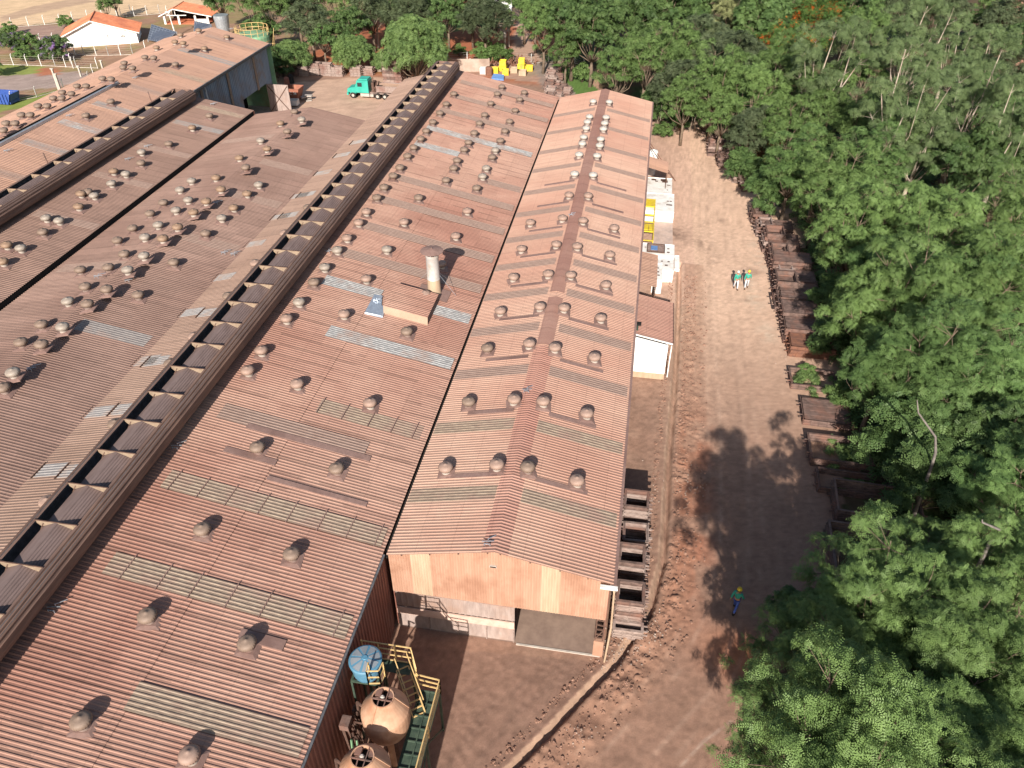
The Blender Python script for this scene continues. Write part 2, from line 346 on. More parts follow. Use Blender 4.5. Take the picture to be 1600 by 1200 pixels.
# light concrete streak at the bottom right
cl=sdist(X,Y,pixpoly([(1142,1128),(1100,1158),(1062,1200),(1000,1290)])); paint(np.exp(-(cl/.07)**2)*.55*ss(nz(2.5,3,41),.3,.55),(.42,.32,.26))
# forest floor
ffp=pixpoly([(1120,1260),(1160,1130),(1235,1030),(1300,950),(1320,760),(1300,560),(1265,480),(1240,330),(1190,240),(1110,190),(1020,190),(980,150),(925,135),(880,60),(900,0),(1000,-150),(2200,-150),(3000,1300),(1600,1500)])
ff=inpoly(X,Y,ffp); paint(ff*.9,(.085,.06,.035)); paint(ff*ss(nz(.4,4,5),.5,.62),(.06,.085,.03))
# open pink field beyond the wood at the right edge
paint(inpoly(X,Y,pixpoly([(1545,75),(1560,-60),(2300,-60),(2300,90),(1600,110)])),(.50,.27,.19))
# back of the works
bk=(Y>108)&(X>-60)&~ff; paint(bk*ss(Y,117,120)*.95,(.36,.125,.065)); paint(bk*ss(nz(.12,4,6),.5,.58)*ss(Y,119,123),(.10,.15,.05))
paint(inpoly(X,Y,pixpoly([(698,112),(845,130),(905,170),(935,128),(880,92),(855,96),(700,100)]))*.8,(.36,.245,.19))
paint(inpoly(X,Y,pixpoly([(830,100),(880,98),(930,140),(905,170),(850,140)]))*.7,(.24,.2,.18))
paint(inpoly(X,Y,pixpoly([(875,98),(885,100),(935,140),(948,160),(905,152),(880,125),(860,100)])),(.10,.17,.045))
paint(inpoly(X,Y,pixpoly([(885,100),(920,104),(935,110),(936,140)]))*.9,(.42,.25,.18))
paint(inpoly(X,Y,pixpoly([(795,98),(803,60),(808,35),(790,10),(812,10),(822,40),(830,60),(850,96)])),(.42,.27,.2))
paint(inpoly(X,Y,pixpoly([(435,132),(560,120),(700,122),(640,180),(560,200),(430,180)]))*.8,(.52,.35,.26))
# left: field, grass, drive
lf=(X<-55)&(Y>80); paint(lf*.9,(.30,.18,.12)); paint(lf*ss(nz(.3,4,7),.45,.6)*.6,(.22,.2,.08))
paint(inpoly(X,Y,pixpoly([(-300,60),(0,42),(60,38),(140,26),(260,20),(330,10),(330,-80),(-300,-80)])),(.58,.41,.26))
paint(inpoly(X,Y,pixpoly([(0,25),(60,8),(130,-4),(150,2),(90,14),(0,34)]))*.6,(.33,.22,.17))
paint(inpoly(X,Y,pixpoly([(-40,44),(60,40),(140,36),(110,60),(100,72),(40,62),(-40,80)]))*.7,(.33,.22,.19))
paint(inpoly(X,Y,pixpoly([(-60,98),(60,104),(100,110),(70,116),(-60,122)])),(.22,.25,.07))
paint(inpoly(X,Y,pixpoly([(-60,122),(70,115),(120,112),(150,120),(95,135),(-60,152)])),(.33,.25,.22))
paint(inpoly(X,Y,pixpoly([(20,156),(70,145),(140,128),(150,135),(60,165),(-60,185),(-60,160)])),(.20,.24,.06))
paint(inpoly(X,Y,pixpoly([(60,105),(90,108),(95,116),(60,118)])),(.36,.14,.08))
rd1=pixpoly([(1125,200),(1118,300),(1125,420),(1130,560),(1140,700),(1140,850),(1120,960),(1075,1060),(1000,1140),(920,1230),(850,1330)])
rdd=sdist(X,Y,rd1)
for off,wd_,k_ in ((-1.75,.16,.20),(-.95,.2,.28),(.75,.2,.26),(1.5,.14,.18),(2.4,.14,.14),(-2.6,.15,.12)):
    msk=np.exp(-((rdd-off-.25*(fbm(X*.1,Y*.1,2,.5)-.5))/wd_)**2)*ss(nz(.6,3,int(off*3)+12),.3,.55); tread=.7+.3*np.sin(Y*26+X*9); paint(msk*k_*tread,(.17,.11,.085))
    paint(np.exp(-((rdd-off-.42)/.12)**2)*k_*.7*ss(nz(.8,3,int(off*5)+20),.35,.6),(.56,.40,.31))
fl=1+.50*(nz(5,3,8)-.5)+.22*(nz(1.3,4,1)-.5); colr*=fl[...,None]
ny,nx=X.shape; me=bpy.data.meshes.new('ground'); me.vertices.add(nx*ny)
me.vertices.foreach_set('co',np.stack([X,Y,Z],-1).astype(np.float32).ravel())
idx=np.arange(nx*ny).reshape(ny,nx); q=np.stack([idx[:-1,:-1],idx[:-1,1:],idx[1:,1:],idx[1:,:-1]],-1).reshape(-1,4)
me.loops.add(q.size); me.polygons.add(len(q)); me.loops.foreach_set('vertex_index',q.ravel().astype(np.int32))
me.polygons.foreach_set('loop_start',np.arange(0,q.size,4,dtype=np.int32)); me.polygons.foreach_set('use_smooth',np.ones(len(q),bool)); me.update(calc_edges=True)
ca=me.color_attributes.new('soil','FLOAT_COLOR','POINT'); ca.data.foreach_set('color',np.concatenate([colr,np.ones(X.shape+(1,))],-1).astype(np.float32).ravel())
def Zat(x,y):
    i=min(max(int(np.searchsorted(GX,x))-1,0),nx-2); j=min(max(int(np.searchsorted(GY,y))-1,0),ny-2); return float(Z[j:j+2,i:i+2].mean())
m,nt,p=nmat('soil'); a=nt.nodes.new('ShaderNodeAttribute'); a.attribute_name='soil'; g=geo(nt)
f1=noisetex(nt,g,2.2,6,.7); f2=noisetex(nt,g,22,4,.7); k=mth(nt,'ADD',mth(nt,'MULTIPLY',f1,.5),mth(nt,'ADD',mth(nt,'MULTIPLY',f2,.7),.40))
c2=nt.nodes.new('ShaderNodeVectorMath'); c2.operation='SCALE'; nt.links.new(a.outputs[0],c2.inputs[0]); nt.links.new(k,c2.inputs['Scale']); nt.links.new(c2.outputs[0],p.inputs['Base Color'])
p.inputs['Roughness'].default_value=.95; p.inputs['Specular IOR Level'].default_value=.1
b=nt.nodes.new('ShaderNodeBump'); b.inputs['Strength'].default_value=.35; b.inputs['Distance'].default_value=.04; nt.links.new(noisetex(nt,g,11,8,.8),b.inputs['Height']); nt.links.new(b.outputs[0],p.inputs['Normal'])
me.materials.append(m); go=bpy.data.objects.new('ground',me); COL.objects.link(go); go['kind']='structure'
M["soil"]=m; M["roofB2"]=M["roofB"]
# loose clods and stones
def rocks(name,pts,mat,label,cat):
    mb=MB()
    for (x,y,r) in pts:
        z=Zat(x,y); n=6; base=[]
        th=random.random()*6; e=[random.uniform(.6,1.2) for _ in range(12)]
        vs=[(x+r*e[i]*math.cos(th+i*math.pi/3),y+r*e[i]*math.sin(th+i*math.pi/3),z-.02) for i in range(6)]
        vs+=[(x+.62*r*e[6+i]*math.cos(th+.4+i*math.pi/3),y+.62*r*e[6+i]*math.sin(th+.4+i*math.pi/3),z+r*.65*e[i]) for i in range(6)]
        mb.add(vs,[(i,(i+1)%6,6+(i+1)%6,6+i) for i in range(6)]+[tuple(range(6,12))])
    o=mb.build(name,mat); tag(o,label,cat,kind='stuff'); return o
pts=[]
for _ in range(5200):
    i=random.randrange(1,len(TR)-1); t=random.random(); x=TR[i][0]*(1-t)+TR[i+1][0]*t; y=TR[i][1]*(1-t)+TR[i+1][1]*t
    dx,dy=TR[i+1][0]-TR[i][0],TR[i+1][1]-TR[i][1]; l=math.hypot(dx,dy)
    if random.random()>l/9: continue
    d=random.choice([random.uniform(.3,2.3),random.uniform(.3,1.4),random.uniform(-1.0,-.6)])
    x+=-dy/l*d; y+=dx/l*d
    pts.append((x,y,random.choice([.03,.04,.05,.06,.09])*random.uniform(.7,1.4)))
rocks('rubble',pts,mottled('clods',(.16,.085,.06),(.32,.19,.14),3,.95),'clods of dug red earth strewn along the trench','rubble')
pts=[]
for _ in range(420):
    px,py=random.choice([(960,1030),(950,1000),(970,1010),(1000,1000),(1015,770),(1080,760),(1195,395),(1190,430),(1215,560),(905,1150),(1020,980)]); c=at(px+random.gauss(0,14),py+random.gauss(0,16)); pts.append((c.x,c.y,random.uniform(.02,.07)))
rocks('gravel',pts,mottled('pale_stone',(.26,.19,.155),(.40,.31,.26),4,.9),'pale stones scattered beside the trench and the yard road','stones')
# ------------------------------------------------------------------ buildings
def vent_variant(head,neck,plate,r=.37,n=20):
    a=MB().lathe([(.24*r/.37,-.12),(.24*r/.37,.18),(.31*r/.37,.24)],16,cap=False)
    a=a.build('roof_ventilator',neck,smooth=True)
    h=MB().lathe([(.25,.13),(.33,.145,1),(.385,.20,1),(.405,.28,1),(.39,.36,1),(.32,.43,1),(.21,.475),(.07,.495),(.05,.52),(0.005,.525)],n*2+8,rib=.085)
    h.v=[(x*r/.37,y*r/.37,z+.10) for x,y,z in h.v]; h=h.build('turbine_head',head,a,smooth=True)
    p=MB(); s=.46; p.add([(-s,-s,.0),(s,-s,0),(s,s,0),(-s,s,0),(-.28,-.28,.05),(.28,-.28,.05),(.28,.28,.05),(-.28,.28,.05),(-s,-s,-.06),(s,-s,-.06),(s,s,-.06),(-s,s,-.06)],[(0,1,5,4),(1,2,6,5),(2,3,7,6),(3,0,4,7),(4,5,6,7),(8,9,1,0),(9,10,2,1),(10,11,3,2),(11,8,0,3)])
    p=p.build('base_plate',plate,a)
    return a,h,p
M['vh_brown']=mottled('turbine_dusty_brown',(.17,.12,.092),(.23,.165,.13),4,.6,.0,space='obj')
M['vh_silver']=mottled('turbine_pale_steel',(.235,.19,.158),(.32,.272,.232),4,.5,.0,space='obj')
M['vh_white']=mottled('turbine_white_steel',(.36,.32,.285),(.46,.42,.38),4,.5,.0,space='obj')
M['vh_orange']=mottled('turbine_rust_orange',(.21,.135,.092),(.27,.18,.125),4,.6,.0,space='obj')
M['vh_rose']=mottled('turbine_rose_dust',(.25,.165,.132),(.32,.22,.178),4,.6,.0,space='obj')
VAR={k:vent_variant('vh_'+k,n_,p_) for k,n_,p_ in [('brown','steelgrey','flash'),('silver','conc','flash'),('orange','conc','flash'),('rose','conc','flash'),('white','conc','flash')]}
_first={k:True for k in VAR}
def vents(parent,off,plane,pix,pick):
    x0,z0,s=plane
    for i,(px,py) in enumerate(pix):
        P=onslope(px,py,x0,z0,s,.42); zz=z0+s*(P.x-x0)+.03; kd=pick(i,px,py,P)
        src=VAR[kd][0]
        loc=(P.x-off[0],P.y-off[1],zz-off[2])
        if _first[kd]:
            _first[kd]=False; src.parent=parent; src.location=loc; c=src
        else: c=copytree(src,parent,loc,random.random()*.3)
        for ch in c.children:
            if ch.name.startswith('base_plate'): ch.rotation_euler=(0,-math.atan(s),0)
            else: ch.rotation_euler=(random.uniform(-.05,.05),random.uniform(-.05,.05),random.random())
def slope(name,xa,za,xb,zb,y0,y1,mat,parent,off,amp=.027,pitch=.2,dz=0,phase=0):
    s=(zb-za)/(xb-xa); N=Vector((-s,0,1)).normalized()
    mb=MB().corr(lambda t:(xa,t,za+dz),lambda t:(xb,t,zb+dz),y0,y1,N,pitch,amp,phase=phase)
    return mb.build(name,mat,parent,off)
def lane(name,xa,xb,yc,wd,plane,mat,parent,off,up=.014):
    x0,z0,s=plane; n=round(yc/.2)*.2
    return slope(name,xa,z0+s*(xa-x0),xb,z0+s*(xb-x0),n-wd/2,n+wd/2,mat,parent,off,dz=up)
def wall(name,a,b,z0,z1,mat,parent,off,pitch=.2,amp=.03,ztop=None):
    a=Vector(a);b=Vector(b);d=(b-a);L=d.length;d/=L; N=Vector((d.y,-d.x,0))
    zt=ztop or (lambda t:z1)
    return MB().corr(lambda t:(a.x+d.x*t,a.y+d.y*t,z0),lambda t:(a.x+d.x*t,a.y+d.y*t,zt(t)),0,L,N,pitch,amp).build(name,mat,parent,off)
BY=[28.0,33.3,38.6,43.4,47.9,52.4,56.9,61.7,66.3,70.9,75.6,81.2,86.9]   # bays
# ---- right-hand gabled hall
oR=(-4.7,23.3,0); bR=thing('warehouse','gabled rose pink ribbed hall with orange end wall and open gate','warehouse',oR)
yR0,yR1=23.25,93.6; xL,xC,xRt=-10.02,-4.75,.80; zL,zC,zR=5.93,7.15,5.97
sL=(zC-zL)/(xC-xL); sR=(zR-zC)/(xRt-xC)
slope('roof',xL,zL,xC,zC,yR0,yR1,'roofR',bR,oR); slope('roof',xC,zC,xRt,zR,yR0,yR1,'roofR',bR,oR)
rc=MB(); 
rc.corr(lambda t:(xC-.62,t,zC-.62*sL+.02),lambda t:(xC,t,zC+.035),yR0,40.2,(0,0,1),.2,.035); rc.corr(lambda t:(xC,t,zC+.035),lambda t:(xC+.62,t,zC-.62*sL+.02),yR0,40.2,(0,0,1),.2,.035)
rc.build('ridge_cap','ridge',bR,oR)
rc=MB()
for ya,yb in ((40.3,46.2),(46.9,yR1)):
    rc.add([(xC-.5,ya,zC-.5*sL+.05),(xC,ya,zC+.07),(xC+.5,ya,zC-.5*sL+.05),(xC-.5,yb,zC-.5*sL+.05),(xC,yb,zC+.07),(xC+.5,yb,zC-.5*sL+.05)],[(0,1,4,3),(1,2,5,4)])
rc.build('ridge_cap','ridge',bR,oR)
for i,y in enumerate(BY):
    mt='sky_tan' if i<2 else 'sky_dark'
    lane('skylight',xL+.05,xC-.66,y-.75 if i<9 else y,1.0,(xL,zL,sL),mt,bR,oR); lane('skylight',xC+.66,xRt-.12,y-.75 if i<9 else y,1.0,(xC,zC,sR),mt,bR,oR)
ventR_L=[(921,182),(918,190),(916,200),(912,214),(910,224),(905,241),(898,271),(927,158),(889,304),(879,340),(869,381),(857,427),(844,478),(827,536),(829,347),(815,388),(802,432),(782,485),(762,543),(732,627),(803,623),(697,730),(777,725)]
ventR_R=[(952,159),(947,183),(945,192),(943,201),(939,217),(937,227),(933,243),(927,273),(919,305),(911,344),(902,384),(892,429),(881,480),(867,542),(960,355),(953,397),(947,444),(939,496),(929,557),(849,626),(917,645),(825,729),(902,750)]
pk=lambda i,px,py,P:'white' if py<285 else ('rose' if py<470 else ('brown' if (px*7+py)%3==0 else 'rose'))
vents(bR,oR,(xL,zL,sL),ventR_L,pk); vents(bR,oR,(xC,zC,sR),ventR_R,pk)
for i,y in enumerate(BY[:9]):
    for xa,xb,pl in ((-8.3,-5.6,(xL,zL,sL)),(-3.6,-.9,(xC,zC,sR))):
        if i>6 and xb<0 and pl[0]==xL: pass
        x0,z0,s=pl; f=lambda x:z0+s*(x-x0)+.055
        MB().add([(xa,y-.08+.42,f(xa)),(xb,y-.08+.42,f(xb)),(xb,y+.24+.42,f(xb)),(xa,y+.24+.42,f(xa)),(xa,y+.34,f(xa)-.05),(xb,y+.34,f(xb)-.05)],[(0,1,2,3),(4,5,1,0)]).build('flashing_strip','flash',bR,oR)
# eave trim, gable trim
MB().box((xRt+.06,(yR0+yR1)/2,zR-.05),(.16,yR1-yR0,.12)).build('gutter','flash',bR,oR)
gy=23.42
def ztR(x): return (zL+sL*(x-xL) if x<xC else zC+sR*(x-xC))-.04
segs=[(-10.0,-8.9,'wallor'),(-8.9,-7.95,'wally'),(-7.95,-2.55,'wallor'),(-2.55,-1.65,'wally'),(-1.65,.62,'wallor')]
for i,(xa,xb,mt) in enumerate(segs): wall('wall' if mt=='wallor' else 'translucent_panel',(xa,gy,0),(xb,gy,0),3.05 if i!=0 else 3.05,0,mt,bR,oR,ztop=lambda t,xa=xa:ztR(xa+t),pitch=.13,amp=.018)
MB().mat('conc').box((-4.85,gy-.04,6.0),(.34,.1,.12)).mat('dark').box((-4.85,gy-.095,5.99),(.28,.02,.07)).build('vent_opening',None,bR,oR)
for x in (-9.3,-7.9,-6.5,-5.1,-4.5,-3.1,-1.7,-.4): MB().box((x,gy-.05,ztR(x)-.12),(.06,.06,.1)).build('roof_clip','rustdark',bR,oR)
# gate leaf (closed) and open doorway
gt=MB().mat('gate').corr(lambda t:(t,gy+.12,1.75),lambda t:(t,gy+.12,3.1),-9.95,-3.85,(0,-1,0),.3,.02)
gt.mat('gate').box((-6.9,gy+.16,.6),(6.1,.04,1.15)); gt.build('gate','gate',bR,oR)
MB().box((-6.9,gy+.06,1.47),(6.1,.06,.52)).build('gate_band','band',bR,oR)
for x in (-9.9,-8.3,-6.8,-5.3,-3.9): MB().box((x,gy+.08,.62),(.05,.05,1.18)).build('gate_post','steelgrey',bR,oR)
MB().box((-6.9,gy+.04,3.02),(6.2,.05,.08)).build('gate_rail','steelgrey',bR,oR)
MB().box((.42,gy+.1,.62),(.5,.2,1.25)).build('brick_pier','wallor',bR,oR)
mb=MB()
for z in (1.4,1.75,2.1,2.5,2.85): mb.bar((.2,gy+.1,z),(.62,gy+.1,z+random.uniform(-.1,.1)),.06)
mb.bar((.22,gy+.1,1.25),(.22,gy+.1,3.05),.07).bar((.6,gy+.12,1.25),(.6,gy+.12,3.05),.07).bar((.24,gy+.1,1.4),(.6,gy+.1,2.1),.05); mb.build('rack_frame','rustdark',bR,oR)
MB().box((-1.6,23.44,.02),(4.3,.10,.06)).build('threshold','conc',bR,oR)
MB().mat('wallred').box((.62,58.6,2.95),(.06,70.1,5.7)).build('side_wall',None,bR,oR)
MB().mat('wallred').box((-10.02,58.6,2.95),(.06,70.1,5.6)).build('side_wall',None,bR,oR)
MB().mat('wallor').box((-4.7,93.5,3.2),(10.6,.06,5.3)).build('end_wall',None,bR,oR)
fl_=MB().add([(-10,23.5,.03),(.55,23.5,.03),(.55,93.4,.03),(-10,93.4,.03)],[(0,1,2,3)]).build('floor','soilin' if 'soilin' in M else mottled('hall_floor',(.22,.15,.12),(.30,.21,.165),1.5,.9),bR,oR)
# downpipe
d=MB(); a=Vector((.82,23.2,5.75)); d.mat('wally').tube([a,(.86,23.12,5.6),(.92,23.1,3),(.80,23.1,.1)],.05,10); d.mat('white').box((.6,23.12,5.9),(.8,.16,.14)); d.build('downpipe',None,bR,oR)
# lightning-cable posts: little pale brackets
def bracket(parent,off,px,py,pl):
    x0,z0,s=pl; P=onslope(px,py,x0,z0,s,.15); z=z0+s*(P.x-x0)+.03; mb=MB(); r=.14
    for a_,b_ in (((-r,-r,0),(-r,-r,.16)),((r,-r,0),(r,-r,.16)),((0,r,0),(0,r,.2)),((-r,-r,.15),(r,-r,.15)),((-r*2,0,.12),(r*2,.1,.14)),((0,r,.18),(.3,.5,.1))):
        mb.bar(Vector(a_)+Vector((P.x,P.y,z)),Vector(b_)+Vector((P.x,P.y,z)),.028)
    mb.build('cable_bracket','galv',parent,off)
for px,py in [(762,847),(823,609),(893,335)]: bracket(bR,oR,px,py,(xL,zL,sL))
# ---- main hall with the open ridge ventilator
oM=(-20,40,0); bM=thing('factory_hall','biggest hall, broad red-brown ribbed roof with long open ridge ventilator and tall chimney','factory',oM)
mx0,mz0=-10.2,5.93; ms=(8.62-5.93)/(-23.1-mx0); xm=-23.1; zm=8.62; mxl=-29.0; mzl=7.12; yM0,yM1=2,93.7; msl=(zm-mzl)/(xm-mxl)
PM=(mx0,mz0,ms); PML=(mxl,mzl,msl); zM=lambda x:mz0+ms*(x-mx0)
slope('roof',-17.15,zM(-17.15)-.0,mx0,mz0,yM0,yM1,'roofM',bM,oM)
slope('roof',xm,zm+.03,-17.0,zM(-17.0)+.035,yM0,yM1,'roofM',bM,oM)
slope('roof',mxl,mzl,xm,zm,yM0,yM1,'roofML',bM,oM)
BM=[15.2,19.9,24.0,28.6,34.0,39.2,44.2,48.3,52.6,57.2,61.8,66.4,71,75.8,80.8,86.6]
for i,(y,xa,xb,mt) in enumerate([(13.8,-17.1,-10.4,'sky_tan'),(19.0,-21.0,-10.4,'sky_tan'),(24.2,-21.2,-10.4,'sky_tan'),(29.6,-21,-13,'sky_dark'),(32.0,-16.5,-10.6,'sky_tan'),(38.8,-18.4,-10.4,'sky_grey'),(44.2,-13.1,-10.4,'sky_grey'),(44.2,-20.6,-16.6,'sky_grey'),(48.3,-20.5,-10.4,'sky_dark'),(52.9,-20.5,-10.4,'sky_dark'),(57.5,-20.5,-10.4,'sky_dark'),(62.2,-21,-10.4,'sky_dark'),(70.3,-21.2,-17,'sky_grey'),(74.6,-21.2,-10.6,'sky_grey'),(66.2,-14,-10.4,'sky_dark'),(80,-21.2,-10.4,'sky_dark'),(85,-21.2,-10.4,'sky_dark'),(90,-21.2,-10.4,'sky_dark')]):
    lane('skylight',xa,xb,y,1.2,PM,mt,bM,oM,up=.055 if xa<-17 else .016)
# battens across the tan lanes
for y,xs in ((19.0,(-20.2,-18.6,-17.2,-15.6,-14.1,-12.5,-10.9)),(24.2,(-20.8,-19.4,-18,-16.4,-15,-13.5,-12.1,-10.7)),(32.0,(-16.4,-15,-13.5,-12.2,-11))):
    for x in xs: MB().bar((x,y-.72,zM(x)+.10),(x+.05,y+.72,zM(x)+.075),.045,.03).build('batten','flash',bM,oM)
# flat patch strips laid over the ribs
for y,xa,xb,wd in ((27.0,-19.6,-16.9,.42),(29.0,-19.3,-12.6,.4),(25.9,-16.9,-11.8,.3),(17.4,-14.5,-12.6,.5)):
    MB().add([(xa,y-wd/2,zM(xa)+.085),(xb,y-wd/2,zM(xb)+.085),(xb,y+wd/2,zM(xb)+.085),(xa,y+wd/2,zM(xa)+.085),(xa,y-wd/2,zM(xa)+.03),(xb,y-wd/2,zM(xb)+.03)],[(0,1,2,3),(4,5,1,0)]).build('flashing_strip','flash',bM,oM)
ventM=[(693,112),(707,114),(709,146),(784,135),(777,146),(819,144),(812,155),(805,172),(697,162),(767,161),(687,176),(757,179),(796,189),(676,190),(749,192),(666,204),(741,207),(789,204),(657,216),(732,222),(782,219),(646,230),(725,233),(774,234),(637,243),(769,245),(714,250),(625,261),(709,262),(760,262),(614,274),(754,275),(697,281),(600,292),(745,293),(589,308),(654,308),(572,330),(730,329),(560,347),(631,346),(542,371),(712,368),(527,390),(604,389),(507,417),(690,412),(490,440),(572,435),(664,459),(467,471),(447,497),(537,490),(636,517),(408,547),(387,578),(464,599),(578,629),(402,698),(526,731),(455,865),(316,826),(230,961),(126,1126),(386,1004),(296,1180)]
vents(bM,oM,PM,ventM,lambda i,px,py,P:'brown' if (py>600 and px!=296 and px!=578) or (px*3+py)%5==0 else ('silver' if (px+py)%7==0 or px==604 else ('brown' if py<300 else 'rose')))
vents(bM,oM,PML,[(357,462),(304,525),(267,567),(399,411),(180,662),(74,783),(481,324),(445,364)],lambda i,px,py,P:'rose' if i%2 else 'brown')
for px,py in [(275,697),(83,950),(588,468),(513,392)]: bracket(bM,oM,px,py,PM)
for px,py in [(80,735),(118,735),(155,643),(197,638),(222,563),(246,563),(300,488),(330,487),(350,433),(370,385),(440,338),(452,336),(470,305),(480,303),(505,270),(535,242),(560,222)]:
    P=onslope(px,py,mxl,mzl,msl); y=round(P.y/.2)*.2; x=min(max(P.x,-28.4),-25.6); lane('skylight',x-.75,x+.75,y,1.0,PML,'sky_patch',bM,oM)
    MB().bar((x-.82,y-.6,mzl+msl*(x-.82-mxl)+.07),(x-.80,y+.6,mzl+msl*(x-.82-mxl)+.07),.05,.05).build('batten','rustdark',bM,oM)
def monitor(parent,off,xc,zr,y0,y1,step,phase,finmat='fin',hw=1.0):
    prof=[(hw,zr),(hw+.07,zr-.0),(hw+.10,zr-.07),(hw+.17,zr-.08),(hw+.20,zr-.04),(hw+.25,zr-.07),(hw+.27,zr-.16),(hw+.34,zr-.18),(hw+.38,zr-.15),(hw+.42,zr-.20),(hw+.41,zr-.29),(hw+.45,zr-.36),(hw+.50,zr-.38),(hw+.50,zr-.50),(hw+.44,zr-.55),(hw+.46,zr-.72),(hw+.44,zr-.88),(hw+.36,zr-1.02)]
    rv=bpy.data.objects.new('ridge_ventilator',None); COL.objects.link(rv); rv.parent=parent; rv.location=(xc-off[0],(y0+y1)/2-off[1],zr-off[2]); o2=(xc,(y0+y1)/2,zr)
    for sg in (-1,1):
        mb=MB(); n=len(prof); ys=[y0,y1]; P=[(xc+sg*x,y0,z) for x,z in prof]+[(xc+sg*x,y1,z) for x,z in prof]
        mb.mat('baffle').add(P,[(i,i+1,n+i+1,n+i) for i in range(n-1)])
        Pi=[(xc+sg*(x-.05),y0,z-.01) for x,z in prof]+[(xc+sg*(x-.05),y1,z-.01) for x,z in prof]
        mb.mat('gutter').add(Pi,[(i,i+1,n+i+1,n+i) for i in range(n-1)]); mb.mat('baffle').add([P[0],Pi[0],Pi[n],P[n]],[(0,1,2,3)])  # inner skin in darker steel, the shade inside put into its colour
        mb.build('baffle',None,rv,o2)
    mb=MB(); 
    mb.add([(xc-.72,y0,zr-.34),(xc,y0,zr-.03),(xc,y1,zr-.03),(xc-.72,y1,zr-.34)],[(0,1,2,3)])
    k=.31/.72; N=Vector((k,0,1)).normalized(); xs=[]
    for j in range(7): 
        a=j*.115
        for da,h in ((0,0),(.03,.028),(.065,.028),(.095,0)): xs.append((a+da,h))
    b=len(mb.v); mb.v+=[(xc+a,y,zr-.03-k*a+h) for a,h in xs for y in (y0,y1)]; mb.f+=[(b+2*i,b+2*i+2,b+2*i+3,b+2*i+1) for i in range(len(xs)-1)]; mb.mi+=[0]*(len(xs)-1)
    mb.build('cap_sheet','cap',rv,o2)
    first=None; y=phase
    while y<y1-.2:
        if y>y0+.1:
            if first is None:
                mb=MB(); t=.025
                mb.extr([(-hw,0,0),(0,0,0),(-.66,0,-.31),(-.80,0,-.34),(-hw,0,-.12)],(0,t,0)); mb.extr([(0,0,0),(hw,0,0),(hw,0,-.12),(.78,0,-.36),(.66,0,-.30)],(0,t,0))
                first=mb.build('brace_fin',finmat,rv,loc=(0,y-o2[1],.015))
                MB().bar((-.62,.02,-.12),(-.95,.02,-.62),.05).bar((-hw-.03,.0,.02),(hw+.03,.0,.02),.035).build('strut','rustdark',first)
            else: copytree(first,rv,(0,y-o2[1],.015))
        y+=step
    # near-black sheet standing in for the shade under the cap; end plates
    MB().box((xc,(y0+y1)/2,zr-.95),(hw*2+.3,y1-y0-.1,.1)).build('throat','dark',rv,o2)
    for yy in (y0,y1): MB().extr([(xc-hw,yy,zr),(xc,yy,zr-.04),(xc+hw,yy,zr),(xc+hw+.45,yy,zr-.5),(xc+hw+.38,yy,zr-1.0),(xc-hw-.38,yy,zr-1.0),(xc-hw-.45,yy,zr-.5)],(0,.04,0)).build('end_plate','baffle',rv,o2)
    return rv
monitor(bM,oM,-23.1,10.0,2.5,91.6,2.285,19.32-2.285*6)
# walls of the main hall
MB().corr(lambda t:(-10.22,t,0),lambda t:(-10.22,t,5.86),yM0,23.3,(1,0,0),.3,.055).build('wall','wallred',bM,oM)
MB().box((-10.3,58.6,2.9),(.06,70,5.7)).build('wall','wallred',bM,oM); MB().extr([(-28.9,93.55,0),(-10.25,93.55,0),(-10.25,93.55,5.8),(-23.1,93.55,8.5),(-28.9,93.55,7.0)],(0,.08,0)).build('end_wall','wallred',bM,oM)
MB().box((-28.95,47.8,3.5),(.08,91.6,7)).build('wall','wallred',bM,oM)
MB().mat('dark').box((-10.11,58.4,5.66),(.2,70.2,.06)).build('valley_gutter',None,bM,oM)
MB().box((-10.13,12.6,5.9),(.1,21.3,.08)).build('eave_trim','gutter',bM,oM)
# the raised roof box on the slope and its flashing
q=[(-15.75,42.35),(-12.95,42.35),(-12.95,45.3),(-15.95,45.3)]; up=.55
mb=MB(); mb.mat('roofM').corr(lambda t:(-15.85,t,zM(-15.85)+up),lambda t:(-12.85,t,zM(-12.85)+up),42.3,45.35,(0,0,1),.2,.035)
xa,xb=-15.85,-12.85; za,zb=zM(xa),zM(xb)
mb.mat('hatch').add([(xa,42.2,za),(xb,42.2,zb),(xb,42.3,zb+up),(xa,42.3,za+up)],[(0,1,2,3)]); mb.mat('steelrust').add([(xb,42.3,zb),(xb,45.3,zb),(xb,45.3,zb+up),(xb,42.3,zb+up)],[(0,1,2,3)]); mb.add([(xa,45.3,za),(xb,45.3,zb),(xb,45.3,zb+up),(xa,45.3,za+up)],[(0,1,2,3)])
mb.build('raised_hatch',None,bM,oM)
f=lambda x,y,u=.09:(x,y,zM(x)+u)
MB().add([f(-16.95,41.7),f(-15.75,41.8),f(-15.9,42.9),f(-16.2,42.95),f(-16.5,44.1),f(-17.0,43.9,.13),f(-16.95,41.62,.0),f(-15.75,41.7,.0)],[(0,1,2,3),(0,3,4,5),(6,7,1,0)]).build('flashing_sheet','galv',bM,oM)
